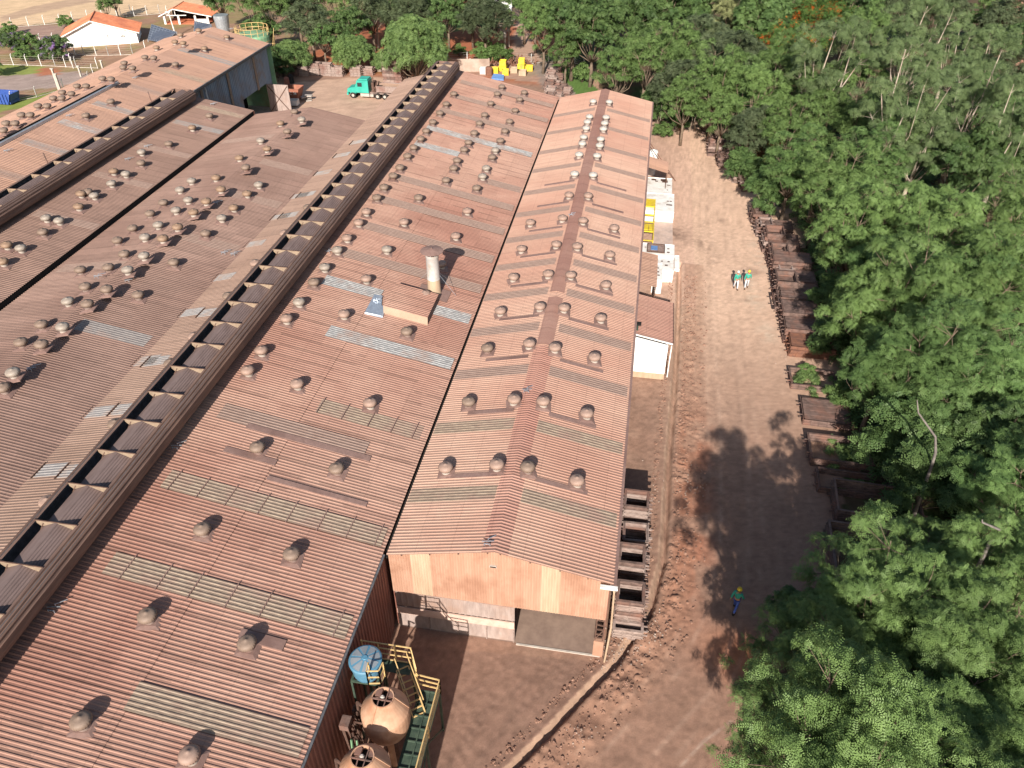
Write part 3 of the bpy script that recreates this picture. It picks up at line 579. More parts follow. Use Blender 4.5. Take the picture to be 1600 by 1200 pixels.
# chimney
ch=MB(); cx_,cy_=-13.42,46.35; b0=zM(cx_)
ch.mat('wally').lathe([(.52,-.2),(.47,.2),(.44,1.15)],24,(cx_,cy_,b0),cap=False); ch.mat('flue').lathe([(.46,1.1),(.44,1.2),(.44,2.75),(.46,2.78),(.46,3.0)],24,(cx_,cy_,b0),cap=False); ch=ch.build('chimney',None,bM,oM,smooth=True)
mb=MB(); mb.mat('dark').lathe([(.30,2.9),(.30,3.2)],16,(cx_,cy_,b0)).mat('galv')
for k in range(8):
    a=k*math.pi/4; mb.bar((cx_+.42*math.cos(a),cy_+.42*math.sin(a),b0+2.95),(cx_+.42*math.cos(a),cy_+.42*math.sin(a),b0+3.3),.05)
oc=bM.location; 
k_=mb.build('cowl_struts',None,ch,oM); MB().lathe([(.80,3.24),(.80,3.26),(.03,3.42),(.025,3.5),(.0,3.5)],32,(cx_,cy_,b0)).build('chimney_cap','flash',ch,oM)
MB().add([(cx_-1.05,cy_-.9,zM(cx_-1.05)+.07),(cx_+1.1,cy_-1.0,zM(cx_+1.1)+.07),(cx_+1.1,cy_+.5,zM(cx_+1.1)+.07),(cx_-1.05,cy_+.5,zM(cx_-1.05)+.07)],[(0,1,2,3)]).build('base_flashing','flash',bM,oM)
for a in ((.9,1.6),(1.5,.2),(-1.3,1.0)): MB().tube([(cx_,cy_,b0+2.0),(cx_+a[0],cy_+a[1],zM(cx_+a[0])+.05)],.012,5).build('guy_wire','galv',bM,oM)
# ---- middle-left gabled hall
oD=(-35,40,0); bD=thing('workshop_hall','dull brown ribbed roof crowded with vents, left of the big ridge ventilator','factory',oD)
dx0,dz0=-29.02,7.10; dxc,dzc=-34.95,8.2; dxl,dzl=-41.15,7.15; yD1=78.7; sDr=(dz0-dzc)/(dx0-dxc); sDl=(dzc-dzl)/(dxc-dxl)
slope('roof',dxc,dzc,dx0,dz0,4,yD1,'roofD',bD,oD); slope('roof',dxl-.17,dzl-.03,dxc,dzc,4,yD1,'roofD',bD,oD)
ventD=[(281,296),(345,295),(255,316),(294,312),(322,314),(365,324),(234,333),(275,328),(302,331),(346,340),(207,356),(247,351),(277,354),(321,364),(183,375),(226,370),(254,372),(194,396),(225,399),(271,409),(125,421),(169,417),(199,421),(133,447),(166,451),(215,460),(106,470),(136,474),(64,506),(97,510),(32,534),(64,537),(20,581),(374,246),(384,261),(299,282),(337,277),(460,174),(471,186),(438,192),(449,205),(407,219),(417,232),(404,288),(386,302),(5,605)]
def which(px,py):   # left or right of the ridge line, which runs to (1059,-330)
    return px<1059+(486-1059)*(py-8+330)/(168+330)
vents(bD,oD,(dxl,dzl,sDl),[p for p in ventD if which(*p)],lambda i,px,py,P:'silver' if i%3==0 else ('orange' if i%3==1 and py<400 else 'brown'))
vents(bD,oD,(dxc,dzc,sDr),[p for p in ventD if not which(*p)],lambda i,px,py,P:'silver' if i%4==1 else ('orange' if i%3==0 and py<400 else 'brown'))
for px,py in [(48,575),(200,437),(152,431),(338,316),(350,394),(365,396)]: bracket(bD,oD,px,py,(dxc,dzc,sDr))
for y,xa,xb,mt in ((36.5,-34,-29.5,'sky_blue'),(49,-34,-29.4,'sky_dark'),(57,-34,-29.4,'sky_dark'),(30,-40.8,-35.4,'sky_dark'),(44,-40.8,-35.4,'sky_dark'),(64,-34,-29.4,'sky_dark'),(70,-40.8,-35.4,'sky_dark')):
    lane('skylight',xa,xb,y,1.2,(dxc,dzc,sDr) if xa>-35 else (dxl,dzl,sDl),mt,bD,oD)
MB().box((-35,yD1-.06,3.6),(12.2,.08,7)).build('end_wall','wallred',bD,oD)
MB().mat('dark').box((-41.3,40,6.7),(.4,77,.5)).build('valley_gutter',None,bD,oD)
# ---- hall C: single slope below the second ridge ventilator
oC=(-46,40,0); bC=thing('shed','brown sloping roof between black roof gap and far narrow ridge ventilator','factory',oC)
cx0,cz0=-41.42,7.52; cxt,czt=-48.6,8.75; sC=(cz0-czt)/(cx0-cxt); yC1=78.6
slope('roof',cxt,czt,cx0,cz0,14,yC1,'roofC',bC,oC)
MB().box((cx0-.05,46,7.1),(.1,64.6,.7)).build('fascia','dark',bC,oC); MB().box((-45,yC1-.06,3.8),(7.2,.08,7.4)).build('end_wall','wallred',bC,oC)
monitor(bC,oC,-48.2,9.9,14,77.0,2.9,16.0,'cap' if False else 'fin',hw=.9)
ventC=[(327,180),(300,199),(263,224),(221,237),(220,254),(177,267),(196,271),(174,286),(137,299),(126,302),(147,305),(122,322),(72,340),(92,344),(67,362),(10,382),(32,387),(4,408)]
vents(bC,oC,(cxt,czt,sC),ventC,lambda i,px,py,P:'silver' if i in (3,6,7,10,12,13,16) else ('orange' if i%2 else 'brown'))
for y,mt in ((76.5,'sky_tan'),(71.5,'sky_blue'),(65,'sky_dark'),(58,'sky_dark'),(50,'sky_dark')): lane('skylight',-46.6,-41.6,y,1.0,(cxt,czt,sC),mt,bC,oC)
for px,py in [(229,228),(199,248),(332,162)]: bracket(bC,oC,px,py,(cxt,czt,sC))
# ---- hall B: long gabled hall at the far left
oB=(-54,60,0); bB=thing('long_hall','long orange-dusted hall at far left with bluish grey side wall beyond the ventilator','factory',oB)
bx,bz,brx,brz,yB0,yB1=-57.1,10.1,-49.35,8.35,30,101.8; sB=(brz-bz)/(brx-bx); blx,blz=-64.5,8.4; sBl=(bz-blz)/(bx-blx)
slope('roof',bx,bz,brx,brz,yB0,yB1,'roofB',bB,oB,pitch=.25); slope('roof',blx,blz,bx,bz,yB0,yB1,'roofB',bB,oB,pitch=.25)
ventB=[(310,47),(282,54),(354,57),(273,65),(286,67),(244,74),(319,75),(226,89),(240,90),(194,98),(274,100),(192,105),(207,106),(160,122),(173,123),(120,134),(134,134),(97,144),(111,146),(83,153),(96,153),(59,165),(73,165),(33,179),(47,179),(9,192),(23,192),(5,203),(173,158),(134,180)]
def whichB(px,py): return px<1059+(332-1059)*(py-8+330)/(41+330)
vents(bB,oB,(blx,blz,sBl),[p for p in ventB if whichB(*p)],lambda i,px,py,P:'orange' if py<80 else 'brown')
vents(bB,oB,(bx,bz,sB),[p for p in ventB if not whichB(*p)],lambda i,px,py,P:'orange' if py<80 else 'brown')
for y,mt,xa in ((98.5,'sky_dark',-56.4),(91.5,'sky_blue',-56.4),(84.5,'sky_tan',-55),(78,'sky_dark',-55.5),(72,'sky_blue',-55.2),(66.5,'sky_grey',-55.2),(61,'sky_blue',-55.2),(55,'sky_dark',-55.2),(49.5,'sky_blue',-55.2)): lane('skylight',xa,-49.6,y,1.2,(bx,bz,sB),mt,bB,oB)
# box gutter on the slope
g=MB(); gx=-56.15; gz=bz+sB*(gx-bx); g.mat('galv').box((gx+.1,56,gz+.16),(.34,43.4,.05)).mat('galv').box((gx+.27,56,gz+.1),(.05,43.4,.26)).mat('dark').box((gx-.16,56,gz+.14),(.10,43.4,.3)); g.build('box_gutter',None,bB,oB)
for px,py in [(107,180),(210,121),(10,235),(360,45)]: bracket(bB,oB,px,py,(bx,bz,sB))
for px,py in [(237,160),(76,258)]:
    P=onslope(px,py,bx,bz,sB); MB().tube([(P.x,P.y,P.z),(P.x-.1,P.y,P.z+1.1)],.05,6).build('vent_pipe','steelrust',bB,oB)
# side wall with a doorway
def bw(y0,y1,z0,z1,mat,name='wall'): return MB().corr(lambda t:(-50.1,t,z0),lambda t:(-50.1,t,z1),y0,y1,(1,0,0),.4,.05).build(name,mat,bB,oB)
bw(30,92.8,0,8.5,'wallblue'); bw(92.8,101.7,3.8,8.5,'wallblue'); bw(99.9,101.7,0,3.8,'wallblue')
for y in (83.5,90,97.3): MB().box((-50.0,y,6),(.08,.5,4.6)).build('translucent_panel','sky_tan',bB,oB)
MB().box((-53.6,101.72,4.2),(8.2,.06,8.2)).build('end_wall','gtank',bB,oB); MB().box((-61,101.72,4.5),(6,.06,7.6)).build('end_wall','wallblue',bB,oB)
MB().box((-57,96,.05),(13.5,11,.06)).build('floor','conc',bB,oB); MB().box((-54,96,2),(.1,10,4)).build('doorway_shade_sheet','dark',bB,oB)  # near-black sheet behind the doorway stands in for the unlit interior
MB().tube([(-49.8,84.0,8.2),(-49.7,84,7.6),(-49.6,84,.2)],.08,8).mat('white').build('downpipe','white',bB,oB)
dr=MB().mat('gate').box((-48.6,99.8,1.9),(3.0,.08,3.7)).mat('rustdark'); dr.bar((-50,99.72,.2),(-47.2,99.72,3.6),.08).bar((-47.2,99.72,.2),(-50,99.72,3.6),.08); dr.build('open_door',None,bB,oB)
MB().box((-49.2,66,8.52),(.14,70,.14)).build('gutter','gutter',bB,oB)
MB().box((-49.35,90,8.28),(.14,23.6,.16)).build('eave_trim','gutter',bB,oB)
# ------------------------------------------------------------------ props
ORD=['','second','third','fourth','fifth','sixth','seventh','eighth','ninth','tenth','eleventh','twelfth','thirteenth','fourteenth']+['%dth'%k for k in range(15,99)]
def lv(i,n): return 'lowest' if i==0 else ('topmost' if i==n-1 else ORD[i+1]+' from the ground')
FR={}
def frame_src(L,W,h,mat,solid):
    k=(round(L,1),round(W,1),round(h,2),mat,solid)
    if k in FR: return FR[k],False
    t=.10; mb=MB().mat(mat)
    for sx in (-1,1):
        mb.box((sx*(L/2-t/2),0,h/2),(t*.5,W,h)); 
        for z in (.02,h-.02): mb.box((sx*(L/2-t*.55),0,z),(t*1.4,W,.04))
    for sy in (-1,1):
        mb.box((0,sy*(W/2-t/2),h/2),(L-t,t*.5,h))
        for z in (.02,h-.02): mb.box((0,sy*(W/2-t*.55),z),(L-t*1.5,t*1.4,.04))
    n=max(2,int(L/.5))
    for i in range(1,n):
        for sy in (-1,1): mb.box((-L/2+L*i/n,sy*(W/2+.005),h/2),(.035,.09,h-.06))
    if solid:
        m=max(3,int(W/.28))
        for i in range(m): mb.box((0,-W/2+W*(i+.5)/m,h-.035-.012*(i%2)),(L-.16,W/m*.93,.045))
    o=mb.build('mould_frame',mat)
    hb=None
    for sx in (-1,1):
        for sy in (-.25,.25):
            if hb is None: hb=MB().bar((-.11,0,0),(.11,0,0),.06).build('trunnion',mat,o,loc=(sx*(L/2+.11),sy*W,h*.6))
            else: c_=hb.copy(); COL.objects.link(c_); c_.parent=o; c_.location=(sx*(L/2+.11),sy*W,h*.6)
    FR[k]=o; return o,True
def stack(x,y,rz,L,W,h,n,mat,desc,group,solid=False,jit=.05,z0=0,mats=None):
    z=z0
    for i in range(n):
        src,new=frame_src(L,W,h,(mats[i%len(mats)] if mats else mat),solid and i==n-1)
        loc=(x+random.uniform(-jit,jit),y+random.uniform(-jit,jit),z); r=rz+random.uniform(-.03,.03)
        if new: o=src; o.location=loc; o.rotation_euler=(0,0,r)
        else: o=copytree(src,None,loc,r)
        lab=(lv(i,n)+' frame of '+desc) if n>1 else 'steel frame, '+desc
        tag(o,lab,'mould frame',group); z+=h+.015
# four stacks against the pink hall
for i,(x,y,n,hh) in enumerate([(1.84,32.65,8,.27),(1.92,30.6,6,.27),(1.77,28.5,8,.27),(1.82,26.0,8,.27)]):
    stack(x,y,0,1.42,1.4,hh,n,'steelrust',['the farthest square stack by the rose hall','the second farthest square stack by the rose hall','the third square stack by the rose hall','the nearest square stack beside the white downpipe'][i],'square frames stacked along the rose hall',mats=['steelgrey','steelrust','steelgrey'])
for i,(y,n) in enumerate([(31.65,3),(29.7,3),(27.25,4),(24.95,3)]):
    stack(1.85,y,0,1.55,.62,.24,n,'steelgrey',['the low grey pile below the farthest square stack','the low grey pile behind the third square stack','the low grey pile behind the nearest square stack','the pale grey pile nearest the white downpipe'][i],'low piles of narrow frames along the rose hall',mats=['steelgrey'])
# long line of stacks along the dirt road, wood side
row=[(1096,205),(1103,222),(1112,240),(1124,258),(1146,283),(1158,296),(1178,346),(1184,366),(1191,388),(1199,412),(1207,436),(1214,462),(1219,488),(1224,512)]
for i,(px,py) in enumerate(row):
    c=at(px,py); n=[4,3,4,3,3,2,4,4,5,4,5,4,4,3][i]
    stack(c.x+.55+random.uniform(-.3,.3),c.y+.3,.02,[1.5,1.2,1.7][i%3],[2.3,1.7,2.0][i%3],[.30,.24,.36][i%3],n+i%2,'steelrust','the '+(ORD[i+1]+' ' if i else '')+'narrow roadside stack from the far end','narrow frames stacked on the road edge',jit=.22,mats=[['steelrust'],['steelgrey','steelrust'],['steelrust','steelrust','steelgrey']][i%3])
row2=[(1118,205,3,2.4),(1128,222,3,2.6),(1140,240,3,2.6),(1150,262,2,2.2),(1205,350,3,2.6),(1212,372,4,2.8),(1224,402,5,3.3),(1228,430,4,3.3),(1234,452,4,3.3),(1236,480,5,2.8),(1243,505,4,3.2),(1253,532,3,3.4)]
for i,(px,py,n,L) in enumerate(row2):
    c=at(px,py,n*.3); stack(c.x+.75,c.y,0,L,2.1 if i!=8 else 2.9,.30,n,'steelor' if i==11 else 'steelrust','the '+(ORD[i+1]+' ' if i else '')+'broad decked roadside stack from the far end','broad decked frames behind the narrow stacks',solid=True,jit=.1)
for i,(c0,L,W,n,h,sol) in enumerate([((14.3,49.1),3.3,2.2,2,.22,False),((14.9,41.0),3.9,2.6,3,.22,False),((14.6,45.2),3.2,2.6,2,.22,True),((15.3,38.2),4.4,1.9,2,.22,False),((16.2,36.2),4.9,2.8,4,.26,False),((15.2,31.5),4.6,4.8,4,.26,False)]):
    stack(c0[0],c0[1],-.03,L,W,h,n,'steelrust',['the low weed-filled stack past the orange one','the shaded open stack with grass inside','the shaded decked stack beside the tree shadow','the partly hidden open stack in the shade','the deep black-hollow stack in the shade','the nearest long stack under the leaves'][i],'long open frames in the tree shade',solid=sol)
# rear yard stacks
for i,(px,py,n,s) in enumerate([(437,118,3,1.6),(448,118,3,1.6),(462,117,3,1.5),(476,117,4,1.7),(494,116,5,1.7),(512,117,5,1.8),(529,118,4,1.8),(557,118,4,1.7),(577,116,3,1.6),(592,110,2,1.4)]):
    c=at(px,py); stack(c.x,c.y,0,s,1.2,.34,n,'steelgrey' if i>2 else 'steelrust','the '+(ORD[i+1]+' ' if i else '')+'stack from left in the rear yard row','frames stacked in the rear yard',jit=.06)
c=at(615,130); stack(c.x-.2,c.y+1.5,0,2.9,2.6,.42,10,'steelgrey','the tall stack in front of the big round tree','frames of the tall rear stack',jit=.1,mats=['steelgrey','steelrust'])
k=0
for px,py,n in [(860,160,4),(872,160,4),(884,160,3),(860,150,4),(872,149,3),(885,148,3),(858,140,4),(868,138,3),(879,139,2),(862,129,3),(872,126,3),(864,117,3),(870,112,2),(860,120,2)]:
    c=at(px,py); k+=1; stack(c.x,c.y,random.uniform(-.1,.1),1.35,1.3,.32,n,'steelrust' if k%2 else 'steelgrey','the '+(ORD[k]+' ' if k>1 else '')+'stack from the far hall corner','frames stacked beyond the halls',jit=.12)
# ---- white low panels beside the hall
def white_box(x,y,L,W,h,lab,fit):
    t=thing('white_mould_box',lab,'mould box',(x,y,0),0,'white mould boxes beside the rose hall')
    mb=MB().box((0,0,h/2),(L,W,h)); 
    for sx in (-1,1): mb.box((sx*(L/2-.03),0,h+.03),(.06,W,.06))
    for sy in (-1,1): mb.box((0,sy*(W/2-.03),h+.03),(L-.12,.06,.06))
    mb.build('box_body','white',t)
    for fx,fy,s in fit: MB().mat('rustdark').box((fx,fy,h+.012),(s,s*.8,.02)).build('fitting',None,t)
white_box(2.35,81.2,2.75,4.2,1.0,'long white box with dark markings at the canopy end',[(-.6,1.6,.5),(.5,1.6,.7),(.6,1.2,.6),(-.3,1.2,.3),(.9,.3,.2),(1.1,.3,.2),(.9,-1.0,.15)])
white_box(2.5,76.6,2.9,4.4,1.15,'broad plain white box above the yellow rack',[(.8,.4,.22),(1.1,.4,.22),(.8,-.5,.3),(1.1,-.5,.3)])
white_box(2.45,66.0,3.1,2.2,1.2,'white box holding an open framed window of scrap',[(-1.1,.3,.15),(1.0,.3,.2),(1.0,-.4,.25)])
white_box(3.1,63.4,1.7,2.4,1.15,'white box at the outer edge of the stepped group',[(-.2,.5,.2),(.4,.5,.2),(.2,-.2,.25)])
white_box(2.55,61.6,.85,3.0,1.3,'small white box nearest the brown lean-to canopy',[(0,.7,.2),(0,0,.25),(.1,-.6,.2)])
white_box(4.35,65.6,.45,2.6,.25,'flat pale slab lying outside the stepped white boxes',[])
o=MB().mat('steelgrey').box((2.3,66.0,1.29),(1.5,1.5,.03)).mat('tarp').box((2.15,66.05,1.33),(.6,.8,.03)).mat('rustdark').box((2.3,66.78,1.34),(1.6,.08,.1)).box((2.3,65.22,1.34),(1.6,.08,.1)).box((1.52,66,1.34),(.08,1.6,.1)).box((3.08,66,1.34),(.08,1.6,.1)).build('scrap_tray'); tag(o,'dark rimmed tray with blue sheet on a white box','tray')
o=MB(); o.mat('yellow')
for x in (1.05,2.0): o.bar((x,67.6,1.25),(x,77.0,1.25),.1)
for y in (67.6,69.5,71.6,73.2,75.2,76.9): o.bar((1.0,y,1.25),(2.05,y,1.25),.11)
o.box((1.52,76.0,1.27),(.95,1.7,.05))
for x in (1.05,2.0):
    for y in (67.7,72,76.9): o.bar((x,y,0),(x,y,1.25),.08)
o=o.build('yellow_rack'); tag(o,'long yellow ladder-like rack between the white boxes','rack')
MB_=MB().mat('yellow').box((1.3,70.3,1.34),(.4,1.3,.06)).box((1.72,70.3,1.34),(.36,1.3,.06)); o=MB_.build('yellow_plate','yellow'); tag(o,'pale yellow pair of plates lying on the long rack','plate')
o=MB().add([(2.1,67.5,.06),(4.0,67.5,.06),(3.9,77.5,.06),(2.1,77.5,.06),(2.1,67.5,-.1),(4.0,67.5,-.1)],[(0,1,2,3),(4,5,1,0)]).build('concrete_slab','pinkconc'); o['kind']='structure'
# ---- canopy beside the far white box
t=thing('open_canopy','small tilted canopy on thin posts with two white drums beneath its end','canopy',(2,86,0))
mb=MB().corr(lambda y:(.85,y,3.3),lambda y:(3.1,y,2.75),80.4,83.6,(0,0,1),.2,.03).build('canopy_roof','roofB',t,(2,86,0))
for x,y in ((3.0,80.6),(3.0,83.4),(.95,80.6)): MB().bar((x,y,0),(x,y,2.8),.08).build('post','rustdark',t,(2,86,0))
MB().bar((.9,88.8,2.6),(3.2,80.4,2.7),.06).bar((.9,91,2.2),(4.2,85,.1),.05).build('stay_rod','steelor',t,(2,86,0))
for i,(px,py) in enumerate([(1023,232),(1020,246)]):
    c=at(px,py,2); o=MB().lathe([(.5,0),(.55,.1),(.55,1.6),(.5,1.75),(.1,1.9)],20,(0,0,0)); o.mat('white'); o=o.build('white_drum','white',smooth=False,loc=(c.x-.1,c.y,0)); tag(o,['white drum farther back behind the canopy','white drum right behind the canopy'][i],'drum','white drums by the canopy')
o=MB(); o.mat('steelgrey')
for i in range(26): o.box((random.uniform(1.1,3.2),random.uniform(78.6,80.0),random.uniform(.1,.8)),(random.uniform(.3,.9),random.uniform(.2,.6),random.uniform(.1,.3)),random.random()*3)
o=o.build('scrap_pile','steelgrey'); tag(o,'jumbled scrap pile between canopy and white boxes','scrap',kind='stuff')
# ---- lean-to rooms
oL=(2.2,50,0); t=thing('lean_to','white-walled lean-to with brown ribbed roof built against the rose hall','outbuilding',oL)
def zl(x): return 3.5-(x-.85)*.20
wf=MB().add([(.85,47.6,-.1),(3.4,47.6,-.1),(3.4,47.6,zl(3.4)),(.85,47.6,zl(.85)),(.85,47.75,-.1),(3.4,47.75,-.1),(3.4,47.75,zl(3.4)),(.85,47.75,zl(.85))],[(0,1,2,3),(5,4,7,6),(1,5,6,2),(3,2,6,7)]).build('wall','whitew',t,oL)
MB().box((3.34,50.6,1.4),(.12,5.6,2.9)).build('wall','whitew',t,oL); MB().box((2.15,53.4,1.5),(2.5,.12,3.1)).build('wall','whitew',t,oL)
MB().box((2.1,47.57,.25),(2.6,.04,.5)).build('plinth','wally',t,oL)
slope('roof',.85,3.62,3.75,3.62-.2*2.9,47.9,53.6,'ridge',t,oL); MB().box((2.2,47.9,3.32),(3.1,.1,.1),0,(.2,'Y')).build('roof_trim','white',t,oL)
MB().bar((3.75,47.9,3.02),(3.75,53.6,3.02),.09).build('gutter','rustdark',t,oL)
MB().box((1.1,49.2,3.66),(.5,.35,.12)).build('roof_opening','dark',t,oL); MB().box((3.62,47.4,1.8),(.08,.08,2.8)).build('pole','white',t,oL)
MB().box((.95,48.6,3.66),(.4,.6,.05)).build('roof_patch','green',t,oL)
oL2=(1.5,58,0); t=thing('lean_to_roof','pinkish sheet canopy without walls between white boxes and lean-to','canopy',oL2)
MB().corr(lambda y:(.85,y,4.0),lambda y:(2.35,y,3.75),54.6,60.0,(0,0,1),.25,.03).build('canopy_roof','roofB',t,oL2)
for x,y in ((2.25,54.8),(2.25,59.8),(2.25,57.3)): MB().bar((x,y,0),(x,y,3.75),.09).build('post','rustdark',t,oL2)
# ---- tank plant between the halls
def silo(x,y,lab):
    t=thing('conical_tank',lab,'tank',(x,y,0),0,'conical tanks by the main hall wall')
    b=MB().lathe([(.62,2.9),(.9,3.3),(1.0,3.75),(1.02,4.45),(1.0,4.62),(.46,5.42),(.46,5.5),(.42,5.5),(.42,5.2)],36,cap=False).build('tank_body','silo',t)
    for a in (.2,2.3,4.4): MB().bar((1.0*math.cos(a),1.0*math.sin(a),4.66),(.47*math.cos(a),.47*math.sin(a),5.46),.035,.03).build('seam_strip','silo',b)
    MB().lathe([(.42,5.18),(.0,5.17)],24,cap=False).build('hatch_floor','dark',b)
    mb=MB(); mb.bar((-.44,-.1,5.48),(.44,-.12,5.48),.05).bar((-.12,-.42,5.47),(-.16,.42,5.47),.05).bar((.15,-.42,5.5),(.17,.42,5.5),.04).box((-.22,.18,5.4),(.25,.3,.18)).box((.3,.2,5.38),(.2,.24,.14)); mb.build('hatch_frame','steelrust',b)
    MB().lathe([(.08,5.3),(.10,5.46),(.05,5.53),(.0,5.53)],14,(-.03,.02,0)).build('filter_cap','conc',b)
    MB().lathe([(.16,.0),(.2,2.1),(.55,2.75),(.62,2.9)],20,cap=False).build('outlet_cone','silo',b)
    for a in (.6,2.2,3.8,5.4): MB().bar((.8*math.cos(a),.8*math.sin(a),0),(.8*math.cos(a),.8*math.sin(a),3.3),.12).build('leg','rustdark',t)
    mb=MB()
    for i in range(7): a=math.pi*.9+i*.22; mb.bar((1.15*math.cos(a),1.15*math.sin(a),2.4+.2*(i%3)),(1.5*math.cos(a+.15),1.3*math.sin(a+.15),3.6+.15*(i%2)),.07)
    mb.tube([(-1.05,.2,4.1),(-1.35,.3,4.2),(-1.4,.3,3.2),(-1.2,.1,2.4)],.07,8).tube([(-1.0,-.3,3.7),(-1.3,-.35,3.8),(-1.35,-.4,2.6)],.05,8); mb.build('pipework','rustdark',t)
    return t
silo(-8.13,16.4,'conical orange tank with open cross-braced hatch beside the blue water tank'); silo(-8.18,13.9,'conical orange tank cut off by the lower edge of the picture')
t=thing('water_tank','round blue plastic water tank with dusty ribbed lid on a green stand','water tank',(-9.33,17.85,0))
b=MB().lathe([(.55,4.75),(.60,4.9),(.66,5.55),(.70,5.6)],40).build('tank_body','plastblue',t,smooth=False)
MB().lathe([(.70,5.56),(.71,5.66),(.66,5.70),(.12,5.80),(.10,5.83),(0,5.83)],40).build('lid','plastblue',t)
mb=MB()
for k in range(8):
    a0=k*math.pi/4+.09; a1=(k+1)*math.pi/4-.09; P=[]
    for r_,a in ((.17,a0+.12),(.62,a0),(.62,(a0+a1)/2),(.62,a1),(.17,a1-.12)): P.append((r_*math.cos(a),r_*math.sin(a),5.70+(.66-r_)*.185+.012))
    mb.add(P+[(x,y,z-.02) for x,y,z in P],[(0,1,2,3,4)]+[(i,5+i,5+(i+1)%5,(i+1)%5) for i in range(5)])
mb.build('lid_panels','plastdust',t)
mb=MB()
for sx in (-.55,.55):
    for sy in (-.5,.5): mb.bar((sx,sy,0),(sx,sy,4.7),.09)
    mb.bar((sx,-.5,4.68),(sx,.5,4.68),.1)
mb.bar((-.55,-.5,4.7),(.75,-.5,4.7),.09).bar((-.55,.5,4.7),(.55,.5,4.7),.09).bar((-.55,-.5,2),(.55,-.5,4.2),.06).bar((.55,-.5,1.8),(.55,.5,4),.06); mb.build('stand','green',t)
t=thing('service_gantry','green and yellow railed steel gantry with stair around the conical tanks','gantry',(-7,17,0)); oG=(-7,17,0)
def rail(pts,zs,w,name='railing',post=1.0,mat='railyel'):
    mb=MB()
    for a,b in zip(pts[:-1],pts[1:]):
        a=Vector(a);b=Vector(b); L=(b-a).length; n=max(1,round(L/post))
        for z in zs: mb.bar(a+Vector((0,0,z)),b+Vector((0,0,z)),w)
        for i in range(n+1): p=a.lerp(b,i/n); mb.bar(p,p+Vector((0,0,zs[-1])),w*1.15)
    return mb.build(name,mat,t,oG)
rail([(-9.95,19.0,4.0),(-7.7,19.0,4.0)],(.05,.45,.85,1.2),.045,post=.75); rail([(-7.7,19.0,4.0),(-7.35,18.42,3.5)],(.1,.6,1.1),.045,post=2)
rail([(-7.4,18.4,3.15),(-6.3,18.3,3.15),(-6.3,14.2,3.15),(-6.3,10,3.15)],(.35,.7,1.05),.05,post=1.9)
rail([(-8.95,17.0,5.2),(-8.45,17.1,5.2),(-8.4,17.5,5.2)],(.1,.55,1.0),.045,post=.6); rail([(-8.95,17.0,5.2),(-9.0,17.4,5.2)],(.1,.55,1.0),.045,post=.6)
mb=MB()   # stair
A=Vector((-8.1,18.7,4.0));B=Vector((-7.0,17.2,3.1))
for s in (-.28,.28):
    o_=Vector((.8*s,.6*s,0)); mb.bar(A+o_,B+o_,.05,.14); mb.bar(A+o_+Vector((0,0,.95)),B+o_+Vector((0,0,.95)),.04)
for i in range(8): p=A.lerp(B,i/7.); mb.bar(p+Vector((-.23,-.17,0)),p+Vector((.23,.17,0)),.05)
mb.build('stair','railyel',t,oG)
mb=MB()   # grating deck
for x in (-7.25,-6.8,-6.35): mb.bar((x,10,3.1),(x,18.3,3.1),.06,.1)
for i in range(15): mb.bar((-7.25,10.2+i*.58,3.1),(-6.3,10.2+i*.58,3.1),.05,.08)
mb.box((-6.82,14.2,3.04),(.95,8.2,.02)); mb.build('deck','green',t,oG)
mb=MB()
for y in (11,13.6,16,18.3):
    for x in (-7.25,-6.35): mb.bar((x,y,0),(x,y,3.1),.1)
mb.bar((-6.35,13.6,.2),(-6.35,16,3),.06).bar((-6.35,18.3,.2),(-6.35,16,3),.06); mb.build('support_frame','green',t,oG); mb=MB(); mb.bar((-9.9,19,3.95),(-7.7,19,3.95),.1).bar((-9.9,19,0),(-9.9,19,3.95),.1).bar((-7.75,19,0),(-7.75,19,3.95),.1)
mb.build('support_frame','green',t,oG); MB().box((-8.8,18.75,3.97),(2.2,.6,.03)).build('upper_deck','green',t,oG)
# control boxes on the wall
t2=thing('valve_box','rust brown valve box with pipes between tank and red wall','machine',(-9.75,15.9,0)); MB().box((0,0,3.9),(.4,.5,.35)).build('box_body','steelrust',t2); MB().box((.1,.9,3.3),(.3,.3,.5)).build('box_body','steelrust',t2)
mb=MB()
for i in range(8): a=random.uniform(-1,1.4); mb.bar((random.uniform(-.2,.4),a,0.3),(random.uniform(-.2,.5),a+random.uniform(-.3,.3),3.7),.07)
mb.build('pipework','rustdark',t2); mb=MB().bar((.25,-.6,1),(.3,-.4,3.4),.08).bar((.45,-.5,1),(.5,-.3,3.3),.06); mb.build('green_pipe','gtank',t2)
